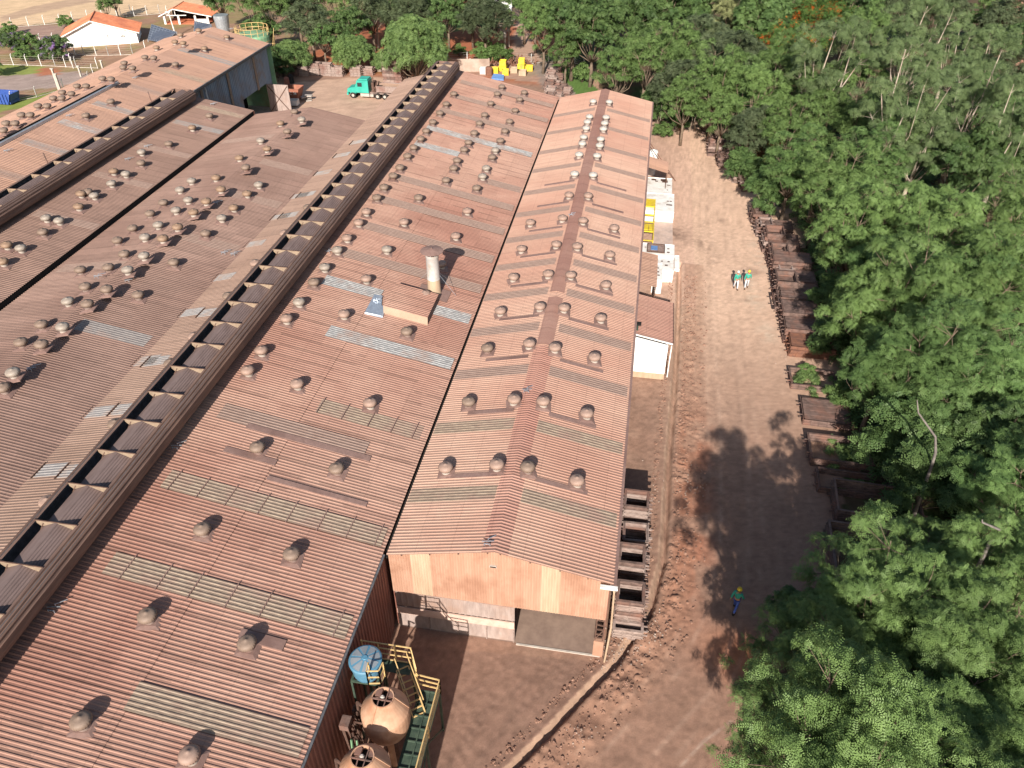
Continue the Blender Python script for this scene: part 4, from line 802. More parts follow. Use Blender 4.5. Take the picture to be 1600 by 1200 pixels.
# ---- people
def person(loc,rz,helmet,pants,label,stride=.22,scale=1.,swing=.25,grp=None):
    root=None
    def skinned(name,V,E_,mat,parent,root_i=0,sub=1):
        me=bpy.data.meshes.new(name); me.from_pydata([v[:3] for v in V],E_,[]); o=bpy.data.objects.new(name,me); COL.objects.link(o)
        sm=o.modifiers.new('skin','SKIN'); sv=me.skin_vertices[0].data
        for i,v in enumerate(V): sv[i].radius=(v[3],v[4] if len(v)>4 else v[3]); sv[i].use_root=(i==root_i)
        sd=o.modifiers.new('sub','SUBSURF'); sd.levels=sub; sd.render_levels=sub
        dg=bpy.context.evaluated_depsgraph_get(); dg.update(); m2=bpy.data.meshes.new_from_object(o.evaluated_get(dg)); m2.name=name
        o.modifiers.clear(); o.data=m2; m2.materials.clear(); m2.materials.append(M[mat]); m2.polygons.foreach_set('use_smooth',[True]*len(m2.polygons))
        o.parent=parent; return o
    s=stride
    V=[(0,0,.96,.13,.10),(0,.0,1.15,.13,.10),(0,.01,1.33,.15,.10),(0,.0,1.46,.06,.06),(0,.01,1.53,.055,.06),(0,-.01,1.62,.085,.10),(0,0,1.70,.075,.09)]
    E_=[(0,1),(1,2),(2,3),(3,4),(4,5),(5,6)]
    for sg in (-1,1):
        b=len(V); sw=s*sg; V+=[(.10*sg,0,.88,.09),(.11*sg,-sw*.5-.02,.50,.06),(.11*sg,-sw*.9+(.08 if sw<0 else 0),.10,.042),(.11*sg,-sw*.9-.10,.04,.04,.035)]; E_+=[(0,b),(b,b+1),(b+1,b+2),(b+2,b+3)]
        a=len(V); aw=-swing*sg; V+=[(.19*sg,0,1.40,.058),(.25*sg,-aw*.3,1.14,.045),(.27*sg,-aw*.8-.04,.90,.034),(.275*sg,-aw*.9-.05,.82,.032,.018)]; E_+=[(2,a),(a,a+1),(a+1,a+2),(a+2,a+3)]
    body=skinned('person',V,E_,'skin',None)
    tag(body,label,'person',grp); body.location=loc; body.rotation_euler=(0,0,rz)
    # fingers, nose, ears joined into the body
    mb=MB()
    for sg in (-1,1):
        aw=-swing*sg; hx,hy,hz=.275*sg,-aw*.9-.05,.815
        for k in range(4): x_=hx-.0*sg; y_=hy-.024+.016*k; L=(.065,.075,.07,.055)[k]; mb.tube([(x_,y_,hz),(x_-.004*sg,y_-.004,hz-L*.6),(x_-.016*sg,y_-.008,hz-L)],[.009,.008,.006],6)
        mb.tube([(hx,hy-.028,hz+.02),(hx-.006*sg,hy-.05,hz-.01),(hx-.014*sg,hy-.052,hz-.035)],[.01,.009,.007],6)
        mb.lathe([(.012,0),(.018,.02),(.012,.05)],8,(.082*sg,0,1.59))
        mb.box((.11*sg,-(s*sg)*.9-.10,.015),(.08,.2,.03))
    mb.bar((0,-.095,1.60),(0,-.118,1.585),.02).build('tmp','skin')
    o=bpy.data.objects['tmp']; bm_=__import__('bmesh').new(); bm_.from_mesh(body.data); bm_.from_mesh(o.data); bm_.to_mesh(body.data); bm_.free(); bpy.data.objects.remove(o)
    V=[(0,0,.93,.165,.13),(0,.0,1.15,.155,.125),(0,.01,1.34,.17,.12),(0,.0,1.44,.085,.075)]; E_=[(0,1),(1,2),(2,3)]
    for sg in (-1,1):
        a=len(V); aw=-swing*sg; V+=[(.19*sg,0,1.39,.078),(.25*sg,-aw*.3,1.14,.062),(.268*sg,-aw*.75-.03,.93,.05)]; E_+=[(2,a),(a,a+1),(a+1,a+2)]
    sh=skinned('shirt',V,E_,'shirt',body)
    V=[(0,0,.97,.15,.115)]; E_=[]
    for sg in (-1,1):
        b=len(V); sw=s*sg; V+=[(.10*sg,0,.86,.105),(.11*sg,-sw*.5-.02,.50,.078),(.11*sg,-sw*.9+(.08 if sw<0 else 0),.10,.06)]; E_+=[(0,b),(b,b+1),(b+1,b+2)]
    skinned('trousers',V,E_,pants,body)
    mb=MB()
    for sg in (-1,1): sw=s*sg; y_=-sw*.9+(.08 if sw<0 else 0); mb.box((.11*sg,y_-.06,.045),(.10,.27,.09))
    mb.build('shoes','rubber',body)
    MB().lathe([(.135,1.66),(.125,1.67),(.118,1.72),(.095,1.78),(.05,1.815),(0,1.82)],20).box((0,-.12,1.665),(.14,.07,.015)).build('helmet',helmet,body,smooth=True)
    MB().lathe([(.097,1.58),(.098,1.66)],12,(0,.015,0)).build('hair','rubber',body)
    body.scale=(scale,)*3
    return body
g=at(1149,451); person((g.x,g.y,Zat(g.x,g.y)),.15,'white','pantw','person in white helmet, green shirt and pale trousers walking on dirt road',.2,grp='workers walking on the road')
g=at(1165.5,450); person((g.x,g.y,Zat(g.x,g.y)),-.1,'yellow','pantw','person in yellow helmet, green shirt and white trousers walking on dirt road',-.2,grp='workers walking on the road')
g=at(1147,953); person((g.x,g.y,Zat(g.x,g.y)),2.6,'yellow','pantb','person in yellow helmet, green shirt and blue trousers walking in tree shade',.26,1.03)
# ---- truck
t=thing('truck','teal bonneted truck tractor with bare grey chassis and equipment in rear yard','truck',(-41.9,108.4,0),0); s=.82
def tb(name,m,par=t,smooth=False): m.v=[(x*s,y*s,z*s) for x,y,z in m.v]; return m.build(name,None,par,smooth=smooth)
cab=tb('cab',MB().mat('teal').extr([(1.5,-1.15,1.0),(3.9,-1.15,1.0),(3.9,-1.15,3.0),(1.95,-1.15,3.05),(1.5,-1.15,1.9)],(0,2.3,0)).box((3.0,0,3.15),(1.6,1.9,.18)))
tb('bonnet',MB().mat('teal').extr([(0,-.95,.95),(1.5,-1.05,1.0),(1.5,-1.05,1.9),(.25,-.95,1.65),(0,-.95,1.45)],(0,1.95,0)))
tb('windscreen',MB().mat('glass').extr([(1.50,-.95,1.95),(1.88,-.95,2.9),(1.84,-.95,2.92),(1.46,-.95,1.97)],(0,1.9,0)),cab); tb('side_window',MB().mat('glass').box((2.4,-1.16,2.35),(.8,.03,.65)),cab)
tb('bumper',MB().mat('teal').box((.05,0,.7),(.3,2.1,.4))); 
for sy in (-.7,.7): tb('headlight',MB().mat('white').box((-.02,sy,1.1),(.06,.25,.2)))
tb('mudguard',MB().mat('teal').extr([(.45,-1.12,.75),(.6,-1.12,1.2),(1.4,-1.12,1.2),(1.6,-1.12,.75),(1.4,-1.12,.95),(.7,-1.12,.95)],(0,2.24,0)))
tb('chassis',MB().mat('steelgrey').box((5.0,-.45,.85),(7.6,.15,.3)).box((5.0,.45,.85),(7.6,.15,.3)).box((7,0,.9),(.2,1.2,.2)).box((4.9,0,1.0),(1.0,1.8,.1)))
tb('fuel_tank',MB().mat('conc').box((3.2,-.95,.65),(1.6,.5,.5)).box((4.4,-.95,.62),(.6,.45,.4)))
mb=MB().mat('rustdark').tube([(4.2,.8,.9),(4.2,.8,3.1)],.1,8).box((4.6,0,1.9),(.4,1.6,1.6)).bar((4.8,-.7,1),(5.3,-.3,2.9),.2).bar((4.9,.5,1),(5.5,.2,2.7),.18).box((5.1,-.2,1.5),(.6,.8,.8)); tb('crane_unit',mb)
mb=MB().mat('steelgrey').box((7.2,0,1.35),(3.9,2.2,.25))
for i in range(9): mb.box((5.4+i*.45,-1.1,1.8),(.12,.08,.75))
mb.box((7.2,-1.1,2.2),(3.9,.1,.1)).box((7.2,1.1,2.2),(3.9,.1,.1)).box((7.2,-1.08,1.75),(3.8,.03,.7)); tb('load_bed',mb)
for x in (1.0,5.4,6.7):
    for sy in (-1,1):
        w_=MB().mat('rubber').tube([(x,sy*1.0-.15,.5),(x,sy*1.0+.15,.5)],.5,20); ob=tb('wheel',w_); tb('rim',MB().mat('conc').tube([(x,sy*1.0-.17,.5),(x,sy*1.0+.17,.5)],.24,14),ob)
# ---- red-brown skip, debris
c=at(456,158); t=thing('skip','rust red hopper skip with worn white lettering by open shed door','skip',(c.x,c.y+.2,0))
mb=MB().mat('bin'); b0=[(-1.1,-.8),(1.1,-.8),(1.1,.8),(-1.1,.8)]; t0=[(-1.55,-1.0),(1.6,-1.0),(1.6,1.0),(-1.55,1.0)]
b_=len(mb.v); V=[(x,y,.2) for x,y in b0]+[(x,y,1.9) for x,y in t0]+[(x*.94,y*.92,1.9) for x,y in t0]+[(x*.9,y*.88,.35) for x,y in b0]
mb.add(V,[(0,1,5,4),(1,2,6,5),(2,3,7,6),(3,0,4,7),(4,5,9,8),(5,6,10,9),(6,7,11,10),(7,4,8,11),(9,13,12,8),(10,14,13,9),(11,15,14,10),(8,12,15,11),(12,13,14,15),(3,2,1,0)])
mb.mat('bin').bar((-1.55,-1.0,1.9),(1.6,-1.0,1.9),.08).bar((-1.55,1,1.9),(1.6,1,1.9),.08); mb.build('skip_body',None,t)
fc=bpy.data.curves.new('lettering','FONT'); fc.body='NTEC 5'; fc.size=.55; fc.extrude=.01; fo=bpy.data.objects.new('tmpt',fc); COL.objects.link(fo); fo.rotation_euler=(math.pi/2+.12,0,0); fo.location=(-.85,-.965,1.15)
dg=bpy.context.evaluated_depsgraph_get(); dg.update(); tm=bpy.data.meshes.new_from_object(fo.evaluated_get(dg)); to=bpy.data.objects.new('lettering',tm); COL.objects.link(to); to.location=fo.location; to.rotation_euler=fo.rotation_euler; to.parent=t; tm.materials.clear(); tm.materials.append(M['white']); bpy.data.objects.remove(fo)
MB().box((1.1,-1.02,1.35),(.22,.03,.3)).build('placard','white',t)
c=at(461,163); t=thing('white_crate','white dusty crate with open dark top in front of red skip','crate',(c.x,c.y-.6,0),.1); MB().box((0,-.5,.5),(1.5,.06,.7)).box((0,.5,.5),(1.5,.06,.7)).box((-.74,0,.5),(.06,1,.7)).box((.74,0,.5),(.06,1,.7)).build('crate_body','white',t); MB().box((0,0,.5),(1.4,.95,.05)).build('contents','dark',t)
c=at(478,157); o=MB(); 
for i in range(6): o.box((c.x+random.uniform(-.8,.8),c.y+random.uniform(-.5,.5),.12+.1*i),(random.uniform(.5,1.1),random.uniform(.4,.8),.1),random.random()*3)
o=o.build('sheet_pile','conc'); tag(o,'loose pile of pale sheets lying beside the red skip','debris')
for i,(px,py,sc) in enumerate([(449,134,'bin'),(456,130,'rubber')]):
    c=at(px,py); o=MB().lathe([(.35,0),(.38,.1),(.38,1.0),(.35,1.1),(.1,1.3)],14).build('drum',sc,loc=(c.x,c.y,0)); tag(o,['pale topped drum behind the red skip','dark drum behind the red skip'][i],'drum')
# ---- yellow boxes beyond the hall
for i,(px,py,L,n) in enumerate([(773,114,1.3,1),(786,111,1.3,2),(803,114,1.15,1),(815,108,1.25,2),(827,111,1.25,1),(817,118,1.2,1),(790,117,1.1,1)]):
    c=at(px,py)
    for k in range(n):
        t=thing('yellow_box',['yellow box next to the orange drum','tall pair yellow box by blue sheet','orange-yellow box in the middle of the row','raised yellow box near the road end','yellow box at the right end of the row','low open ochre box in front of the row','bright yellow box before the tall pair'][i]+('' if n==1 else (', lower one' if k==0 else ', upper one')),'steel box',(c.x,c.y,.05+k*.8),random.uniform(-.15,.15),'yellow steel boxes beyond the halls')
        L*=.86; W=.95; h=.78; mt='wally' if i in(2,5) else 'yellow'
        MB().box((0,-W/2,h/2),(L,.05,h)).box((0,W/2,h/2),(L,.05,h)).box((-L/2,0,h/2),(.05,W,h)).box((L/2,0,h/2),(.05,W,h)).box((0,0,h*.7),(L-.1,W-.1,.04)).build('box_body',mt,t)
        MB().box((0,-W/2-.03,h-.06),(L+.08,.06,.09)).box((0,-W/2-.03,.06),(L+.08,.06,.09)).build('rim',mt,t)
c=at(753,116); o=MB().lathe([(.5,0),(.55,.15),(.55,1.0),(.4,1.25),(.1,1.3)],18).build('orange_drum','steelor',loc=(c.x+1.2,c.y-.3,0)); tag(o,'squat orange rusty drum left of the yellow boxes','drum')
c=at(755,116); o=MB().mat('white').box((0,0,.55),(.85,.8,1.0)).mat('steelgrey').box((0,0,.06),(.95,.9,.12)).build('white_container',None,loc=(c.x,c.y,0)); tag(o,'small white cubic liquid container on pallet','container')
c=at(779,124); o=MB().add([(c.x-1,c.y-.5,.3),(c.x+.9,c.y-.6,.25),(c.x+.7,c.y+.8,.5),(c.x-.9,c.y+.7,.6),(c.x-1,c.y-.5,.0),(c.x+.9,c.y-.6,.0)],[(0,1,2,3),(4,5,1,0)]).build('blue_sheet','tarp'); tag(o,'crumpled light blue sheet on the ground beyond the hall','sheet')
o=MB().mat('steelor')
for i in range(70):
    c=at(random.uniform(765,838),random.uniform(99,106)); o.bar((c.x,c.y,random.uniform(0,.3)),(c.x+random.uniform(-1.2,1.2),c.y+random.uniform(-.8,.8),random.uniform(.3,1.5)),.09)
o=o.build('scrap_heap','steelor'); tag(o,'long rusty scrap heap behind the yellow boxes','scrap',kind='stuff')
# ---- boundary wall at the rear
def segwall(name,a,b,h,mat,label,cat,th=.18):
    a=Vector((a.x,a.y,0));b=Vector((b.x,b.y,0)); t=thing(name,label,cat,tuple((a+b)/2)); d=(b-a); L=d.length; rz=math.atan2(d.y,d.x)
    MB().box((0,0,h/2),(L,th,h),rz).build('wall_panels',mat,t)
    n=int(L/2.6); 
    for i in range(n+1): p=a.lerp(b,i/n)-(a+b)/2; MB().box((p.x,p.y,h/2+.04),(.24,.26,h+.08),rz).build('wall_post',mat,t)
segwall('boundary_wall',at(620,112),at(764,112),1.9,'wallconc','stained precast concrete wall behind halls left of yellow boxes','wall')
# ---- far houses
def house(name,label,A,B,depth,he,ha,uap,mat_wall,parts):
    A=Vector((A.x,A.y,0));B=Vector((B.x,B.y,0)); L=(B-A).length; rz=math.atan2(B.y-A.y,B.x-A.x); t=thing(name,label,'house',tuple(A),rz); e=.55
    if parts=='closed':
        MB().add([(0,0,0),(L,0,0),(L,0,he+.15),(uap,0,ha-.1),(0,0,he+.15),(0,depth,0),(L,depth,0),(L,depth,he+.15),(uap,depth,ha-.1),(0,depth,he+.15)],[(0,1,2,3,4),(6,5,9,8,7),(1,6,7,2),(5,0,4,9)]).build('wall',mat_wall,t)
        MB().box((L*.60,-.02,he*.78),(.12,.03,.55)).build('window','glass',t); MB().mat('white').box((L*.8,-.03,he*.72),(.95,.05,.42)).mat('glass').box((L*.8-.2,-.06,he*.72),(.14,.02,.32)).box((L*.8+.05,-.06,he*.72),(.14,.02,.32)).box((L*.8+.28,-.06,he*.72),(.14,.02,.32)).build('window',None,t)
    else:
        for u in (.25,2.9,6.0,8.3): MB().box((u,.1,he/2),(.35,.3,he)).build('pillar','white',t)
        for u in (.25,8.3): MB().box((u,depth-.2,he/2),(.35,.3,he)).build('pillar','white',t)
        MB().box((7.3,.15,he*.3),(2.2,.15,he*.6)).build('low_wall','white',t); MB().box((4.2,2.5,.05),(8.4,5,.1)).build('floor','tile',t)
        MB().bar((0,.1,he),(uap,.1,ha-.15),.12).bar((uap,.1,ha-.15),(L,.1,he),.12).bar((0,.1,he),(4.4,.1,he+.05),.12).bar((uap,.1,he),(uap,.1,ha),.1).build('roof_truss','white',t)
        MB().box((4.2,depth-.3,he/2),(8.0,.15,he)).build('shade_backing','dark',t)  # near-black sheet at the rear, standing in for shade under the roof
    rf=MB(); kl=(ha-he)/(uap+e); kr=(ha-he)/(L-uap+e)
    rf.corr(lambda y:(-e,y,he),lambda y:(uap,y,ha),-e,depth+e,Vector((-kl,0,1)).normalized(),.26,.05,[(0,0),(.25,.8),(.5,1),(.75,.8)])
    rf.corr(lambda y:(uap,y,ha),lambda y:(L+e,y,he),-e,depth+e,Vector((kr,0,1)).normalized(),.26,.05,[(0,0),(.25,.8),(.5,1),(.75,.8)])
    ro=rf.build('roof','tile',t); MB().tube([(uap,-e,ha+.05),(uap,depth+e,ha+.05)],.1,8).build('ridge_tiles','tile',ro)
    MB().bar((-e,-e,he-.05),(uap,-e,ha-.05),.06,.16).bar((uap,-e,ha-.05),(L+e,-e,he-.05),.06,.16).build('verge_board','white',ro)
    return t
house('white_house','plain white gabled house with orange tile roof beside fenced garden',at(104,75),at(217,67),6.5,1.75,4.05,4.9,'whitew','closed')
house('open_pavilion','open pavilion with white pillars and orange tile roof behind solar panels',at(257,38),at(330,38),5,1.5,2.75,2.4,'white','open')
hb=house('half_hidden_house','white house with orange roof almost hidden by trees at top centre',at(768,17),at(800,17),6,2.4,4.6,2.6,'whitew','closed')
c=at(866,12); t=thing('garden_shelter','small orange roofed shelter on a white post among trees at top','shelter',(c.x,c.y,0)); MB().lathe([(2.3,2.6),(.1,3.7)],4).build('roof','tile',t); MB().bar((0,0,0),(0,0,2.7),.2).build('post','white',t)
def solar(cs,lab):
    P=[at(*p,z) for p,z in cs]; o=Vector((sum(p.x for p in P)/4,sum(p.y for p in P)/4,0)); t=thing('solar_array',lab,'solar panels',tuple(o))
    P=[p-o for p in P]; n=(P[1]-P[0]).cross(P[3]-P[0]).normalized(); n=n if n.z>0 else -n
    MB().add(P+[p-n*.08 for p in P],[(0,1,2,3),(7,6,5,4),(0,4,5,1),(1,5,6,2),(2,6,7,3),(3,7,4,0)]).build('panel','solar',t)
    mb=MB()
    for i in range(9): a=P[0].lerp(P[1],i/8)+n*.02; b=P[3].lerp(P[2],i/8)+n*.02; mb.bar(a,b,.05,.02)
    for i in range(8): a=P[0].lerp(P[3],i/7)+n*.02; b=P[1].lerp(P[2],i/7)+n*.02; mb.bar(a,b,.04,.02)
    mb.build('grid','galv',t); mb=MB()
    for p in P: mb.bar(p,(p.x,p.y,0),.1)
    mb.build('support','galv',t)
solar([((231,62),.4),((257,67),.4),((276,50),1.6),((237,38),1.6)],'large tilted solar array between the white house and the hall roof'); solar([((303,48),.6),((330,47),.6),((330,38),1.4),((304,33),1.4)],'small solar array in front of the open pavilion')
# ---- poles, fences
c=at(275,57); t=thing('street_lamp','white lamp post standing before the open pavilion','street lamp',(c.x,c.y,0)); MB().tube([(0,0,0),(-.25,-.1,4.0)],[.12,.09],8).build('pole','white',t); MB().box((-.3,-.2,4.05),(.9,.35,.14)).build('lamp_head','white',t)
def upole(px,py,top,lab,arms=1):
    c=at(px,py); d=ray(px-1,top); tt=c.y/d.y; h=H+d.z*tt; t=thing('utility_pole',lab,'utility pole',(c.x,c.y,0),0,'wooden utility poles beyond the halls')
    MB().tube([(0,0,0),(0,0,h)],[.2,.13],10).build('pole','wood',t)
    if arms: MB().box((0,0,h-.25),(2.0,.12,.12)).box((0,0,h-.9),(1.6,.12,.12)).build('crossarm','wood',t); MB().lathe([(.3,h-1.9),(.3,h-1.1)],12,(0,-.35,0)).build('transformer','conc',t)
    for x in (-.9,0,.9):
        if arms: MB().lathe([(.05,h-.2),(.07,h-.05),(.03,h+.02)],8,(x,0,0)).build('insulator','white',t)
    return Vector((c.x,c.y,h))
PT=[upole(592,74,20,'slim pole with crossarms between two round trees'),upole(612,62,24,'dark pole just right of the one with crossarms'),upole(789,80,38,'nearer pole of the pair left of the dirt track'),upole(795,73,29,'farther pole of the pair left of the dirt track'),upole(850,0,-40,'distant pole among the tall trees at top',0)]
o=MB()
for a,b in ((PT[0],PT[2]),(PT[2],PT[3]),(PT[0],PT[1])):
    for dx in (-.9,0,.9):
        pts=[a.lerp(b,i/12)+Vector((dx,0,-.15-1.2*math.sin(math.pi*i/12)*(.3 if (a-b).length<8 else 1))) for i in range(13)]; o.tube(pts,.02,4)
o=o.build('power_line','steelgrey'); tag(o,'sagging power wires strung between the wooden poles','power line')
for i,(px,py,h) in enumerate([(93,143,3.2),(97,148,2.9),(127,120,1.6),(161,108,1.3)]):
    c=at(px,py); o=MB().box((0,0,h/2),(.22,.22,h)).box((0,0,h),(.5,.25,.1)).build('concrete_post','conc',loc=(c.x,c.y,0)); tag(o,['tall slim concrete post behind the roof vents','second tall post right beside the slim one','thick short concrete post with cap near hall roof','stubby concrete post nearest the white house lawn'][i],'post','concrete posts by the long hall')
def fence(pix,lab,h=1.5,step=2.6,mesh=True,mat='white'):
    P=[at(*p) for p in pix]; t=thing('post_fence',lab,'fence',tuple(P[0]),0,'wire fences around the white house'); o0=P[0]; rails=MB(); src=None
    for a,b in zip(P[:-1],P[1:]):
        n=max(1,round((b-a).length/step))
        for i in range(n+1):
            p=a.lerp(b,i/n)-o0
            if src is None: src=MB().box((0,0,h/2),(.09,.09,h)).bar((0,0,h),(0,.2,h+.2),.07).build('fence_post',mat,t,loc=tuple(p))
            else: c=src.copy(); COL.objects.link(c); c.parent=t; c.location=tuple(p)
        for z in (.35,.7,1.05,1.4): rails.bar(a-o0+Vector((0,0,z)),b-o0+Vector((0,0,z)),.014)
        rails.box(((a+b)/2-o0+Vector((0,0,.08))),((b-a).length,.07,.08),math.atan2(b.y-a.y,b.x-a.x))
    rails.build('wires','conc',t)
fence([(20,43),(95,37)],'fence along the straw field left of the white house'); fence([(115,34),(205,22)],'short fence behind the white house roof')
fence([(190,27),(250,22),(262,24)],'fence between the straw field and open pavilion'); fence([(0,101),(87,104),(120,106),(153,107)],'low fence below the purple bushes',1.5,2.4)
fence([(104,84),(132,87),(170,87),(208,86),(228,80)],'fence across the lawn below the white house',1.5,2.3); fence([(44,70),(85,68)],'fence behind the purple bushes'); fence([(20,160),(58,152),(140,128),(146,116)],'fence between grass strip and long hall',1.3,4)
fence([(115,107),(104,84)],'short fence at the corner by flowering bush'); 
fence([(700,98),(760,94),(830,100)],'wire fence behind the concrete wall',1.2,3.5); fence([(830,100),(884,94),(912,104)],'fence where the dirt track meets the yard',1.3,3)
o=MB(); c=at(2,160); o.mat('bluepaint').extr([(-2.2,-1,.1),(1.6,-1,.1),(2.2,-1,1.5),(-2.6,-1,1.5)],(0,.1,0)).extr([(-2.2,1,.1),(1.6,1,.1),(2.2,1,1.5),(-2.6,1,1.5)],(0,-.1,0)).extr([(1.6,-1,.1),(1.6,1,.1),(2.2,1,1.5),(2.2,-1,1.5)],(-.1,0,0)).mat('bluepaint').box((0,0,.3),(3.6,1.9,.3))
for i in range(8): o.box((-2+i*.5,-1.08,.8),(.1,.1,1.3))
o=o.build('blue_skip',None,loc=(c.x+.5,c.y,0)); tag(o,'bright blue waste skip on the grass at far left edge','skip')
# ---- far tanks
c=at(359,45,0); t=thing('steel_chimney','tapering galvanised duct rising behind the far hall roof','duct',(-72.2,132,0)); MB().lathe([(.7,0.0),(.9,1.2),(1.25,4.2),(1.25,4.7),(1.15,4.7)],20).build('duct_body','galv',t)
t=thing('green_tank','pale green round tank with yellow railing and curved duct behind far hall','tank',(-61.0,120,0)); MB().lathe([(2.6,.0),(2.6,4.6),(2.5,4.9),(.4,5.1)],28).build('tank_body','gtank',t)
mb=MB()
for k in range(16):
    a=k*math.pi/8; b=(k+1)*math.pi/8; p=(2.5*math.cos(a),2.5*math.sin(a)); q_=(2.5*math.cos(b),2.5*math.sin(b))
    if True: mb.bar((*p,4.8),(*p,6.0),.06)
    for z in (5.4,6.0): 
        mb.bar((*p,z),(*q_,z),.06)
mb.build('railing','railyel',t); MB().tube([(-2.3,-1.6,4.1),(-3.0,-1.9,4.5),(-3.5,-2.1,4.2),(-3.7,-2.2,2.8)],.5,12).build('curved_duct','galv',t)
mb=MB()
for z in (2,3,4): mb.lathe([(2.66,z),(2.66,z+.08)],28,cap=False)
for x in range(6): mb.bar((2.7,-1+x*.3,1+x*.5),(3.3,-1+x*.3,1+x*.5),.06)
mb.bar((3.2,-1.2,.8),(3.2,1,4.6),.08).bar((3.2,-1.2,1.8),(3.2,1,5.6),.06); mb.build('ladder','railyel',t)
# ------------------------------------------------------------------ vegetation
def crown_mesh(name,clumps,mat,leaf=(.17,.065),sprays=60,pairs=5,slen=.5,up=.6,seed=0,flat=.75,shell=.55):
    """clumps: (centre, radius). every clump is a ball of leaf sprays, each spray a stem of leaflets"""
    g=np.random.default_rng(seed); C_=np.array([c for c,r in clumps]); Rr=np.array([r for c,r in clumps])
    n=np.maximum(8,(sprays*(Rr/Rr.mean())**2)).astype(int); k=np.repeat(np.arange(len(clumps)),n); N=len(k)
    d=g.normal(size=(N,3)); d/=np.linalg.norm(d,axis=1,keepdims=True); d[:,2]=np.where(d[:,2]<-.35,-d[:,2],d[:,2])
    rad=Rr[k]*(shell+(1-shell)*g.random(N)**.6)*(.85+.3*g.random(N)); pos=C_[k]+d*rad[:,None]*np.array([1,1,flat])
    nrm=d*(1-up)+np.array([0,0,up])+g.normal(size=(N,3))*.28; nrm/=np.linalg.norm(nrm,axis=1,keepdims=True)
    t=d+g.normal(size=(N,3))*.55; t-=nrm*(t*nrm).sum(1,keepdims=True); t/=np.linalg.norm(t,axis=1,keepdims=True); s=np.cross(nrm,t)
    a,b=leaf; L=slen*(.7+.6*g.random(N)); vs=[]
    for i in range(pairs):
        u=(i+.5)/pairs; o=pos+t*(L*(u-.3))[:,None]-np.array([0,0,1])*((u**2)*.12*L)[:,None]; w=b*(1.1-.5*abs(u-.4)*1.2); ln=a*(1.05-.45*u)
        for sg in (-1,1):
            e=s*sg+t*.45; e/=np.linalg.norm(e,axis=1,keepdims=True); f=np.cross(nrm,e); z=nrm*(g.normal(size=(N,1))*.03)
            vs.append(np.stack([o,o+e*ln*.5+f*w*.5+z,o+e*ln,o+e*ln*.5-f*w*.5+z],1))
    V=np.concatenate(vs).reshape(-1,3).astype(np.float32); q=len(V)//4
    me=bpy.data.meshes.new(name); me.vertices.add(len(V)); me.vertices.foreach_set('co',V.ravel()); me.loops.add(len(V)); me.loops.foreach_set('vertex_index',np.arange(len(V),dtype=np.int32))
    me.polygons.add(q); me.polygons.foreach_set('loop_start',np.arange(0,len(V),4,dtype=np.int32)); me.update(calc_edges=True); me.materials.append(M[mat]); return me
def tree_proto(kind,seed,h,r,mat,bark='bark',lobes=11,sub=9,lobr=.36,subr=.17,sprays=60,form='round',leaf=(.17,.065),trunk_r=.22,slen=.5,up=.6,pairs=5,crown_base=.35,flat=.75,jit=0):
    rd=random.Random(seed); cl=[]; mb=MB(); ctr=Vector((0,0,h*(crown_base+(1-crown_base)*.45))); rz_=h*(1-crown_base)*.5
    mb.tube([(0,0,-.3),(rd.uniform(-.1,.1)*r*.3,rd.uniform(-.1,.1)*r*.3,h*crown_base*.6),(0,0,h*crown_base)],[trunk_r*1.25,trunk_r,trunk_r*.85],9)
    base=Vector((0,0,h*crown_base*.95))
    for i in range(lobes):
        th=i*2.399963+rd.uniform(-.3,.3); u=(i+.5)/lobes; 
        if form=='round': cz=1-1.35*u; 
        elif form=='umbrella': cz=.9-.8*u
        else: cz=1-1.8*u
        cr=math.sqrt(max(0,1-min(1,abs(cz))**2)); 
        p=ctr+Vector((r*(1-lobr*.9)*cr*math.cos(th)*rd.uniform(.75,1.1),r*(1-lobr*.9)*cr*math.sin(th)*rd.uniform(.75,1.1),rz_*cz*rd.uniform(.7,1)))
        if jit: p=ctr+(p-ctr)*rd.uniform(.62,1.18)
        lr=r*lobr*(rd.uniform(.55,1.35) if jit else rd.uniform(.75,1.2))
        mid=base.lerp(p,.5)+Vector((rd.uniform(-.16,.16)*r,rd.uniform(-.16,.16)*r,-.10*r)); tr=trunk_r*((.26 if i%3 else .55) if form=='euc' else .42)
        mb.tube([base-Vector((0,0,.2)),mid,p],[tr,tr*.6,tr*.25],6)
        for j in range(sub):
            d=Vector((rd.gauss(0,1),rd.gauss(0,1),rd.gauss(.25,.8))).normalized(); q_=p+Vector((d.x*lr,d.y*lr,d.z*lr*.8)); sr=r*subr*rd.uniform(.7,1.35)
            cl.append((tuple(q_),sr)); 
            if j%2==0: mb.tube([p.lerp(mid,.15),p.lerp(q_,.55)+Vector((0,0,-.05*r)),q_],[tr*.25,tr*.15,tr*.06],4,cap=False)
    cm=crown_mesh('crown_'+kind,cl,mat,leaf,sprays,pairs,slen,up,seed,flat); tm=mb.build('trunk_'+kind,bark,smooth=True); me=tm.data; bpy.data.objects.remove(tm)
    return cm,me
PR={}
def proto(kind,seed,**k): PR[kind]=tree_proto(kind,seed,**k)
for i in range(3): proto('feather%d'%i,20+i,h=11,r=4.2,mat='leaf_feather',lobes=17,sub=9,sprays=62,lobr=.30,subr=.115,slen=.42,leaf=(.105,.038),pairs=6,jit=1,up=.32)
proto('feather3',26,h=14.5,r=4.1,mat='leaf_feather',lobes=17,sub=9,sprays=60,lobr=.30,subr=.12,slen=.42,leaf=(.105,.038),pairs=6,jit=1,up=.32,crown_base=.60)
proto('blue0',31,h=11,r=4.4,mat='leaf_blue',lobes=18,sub=9,sprays=54,slen=.46,leaf=(.14,.05),pairs=5,subr=.12,lobr=.3,jit=1)
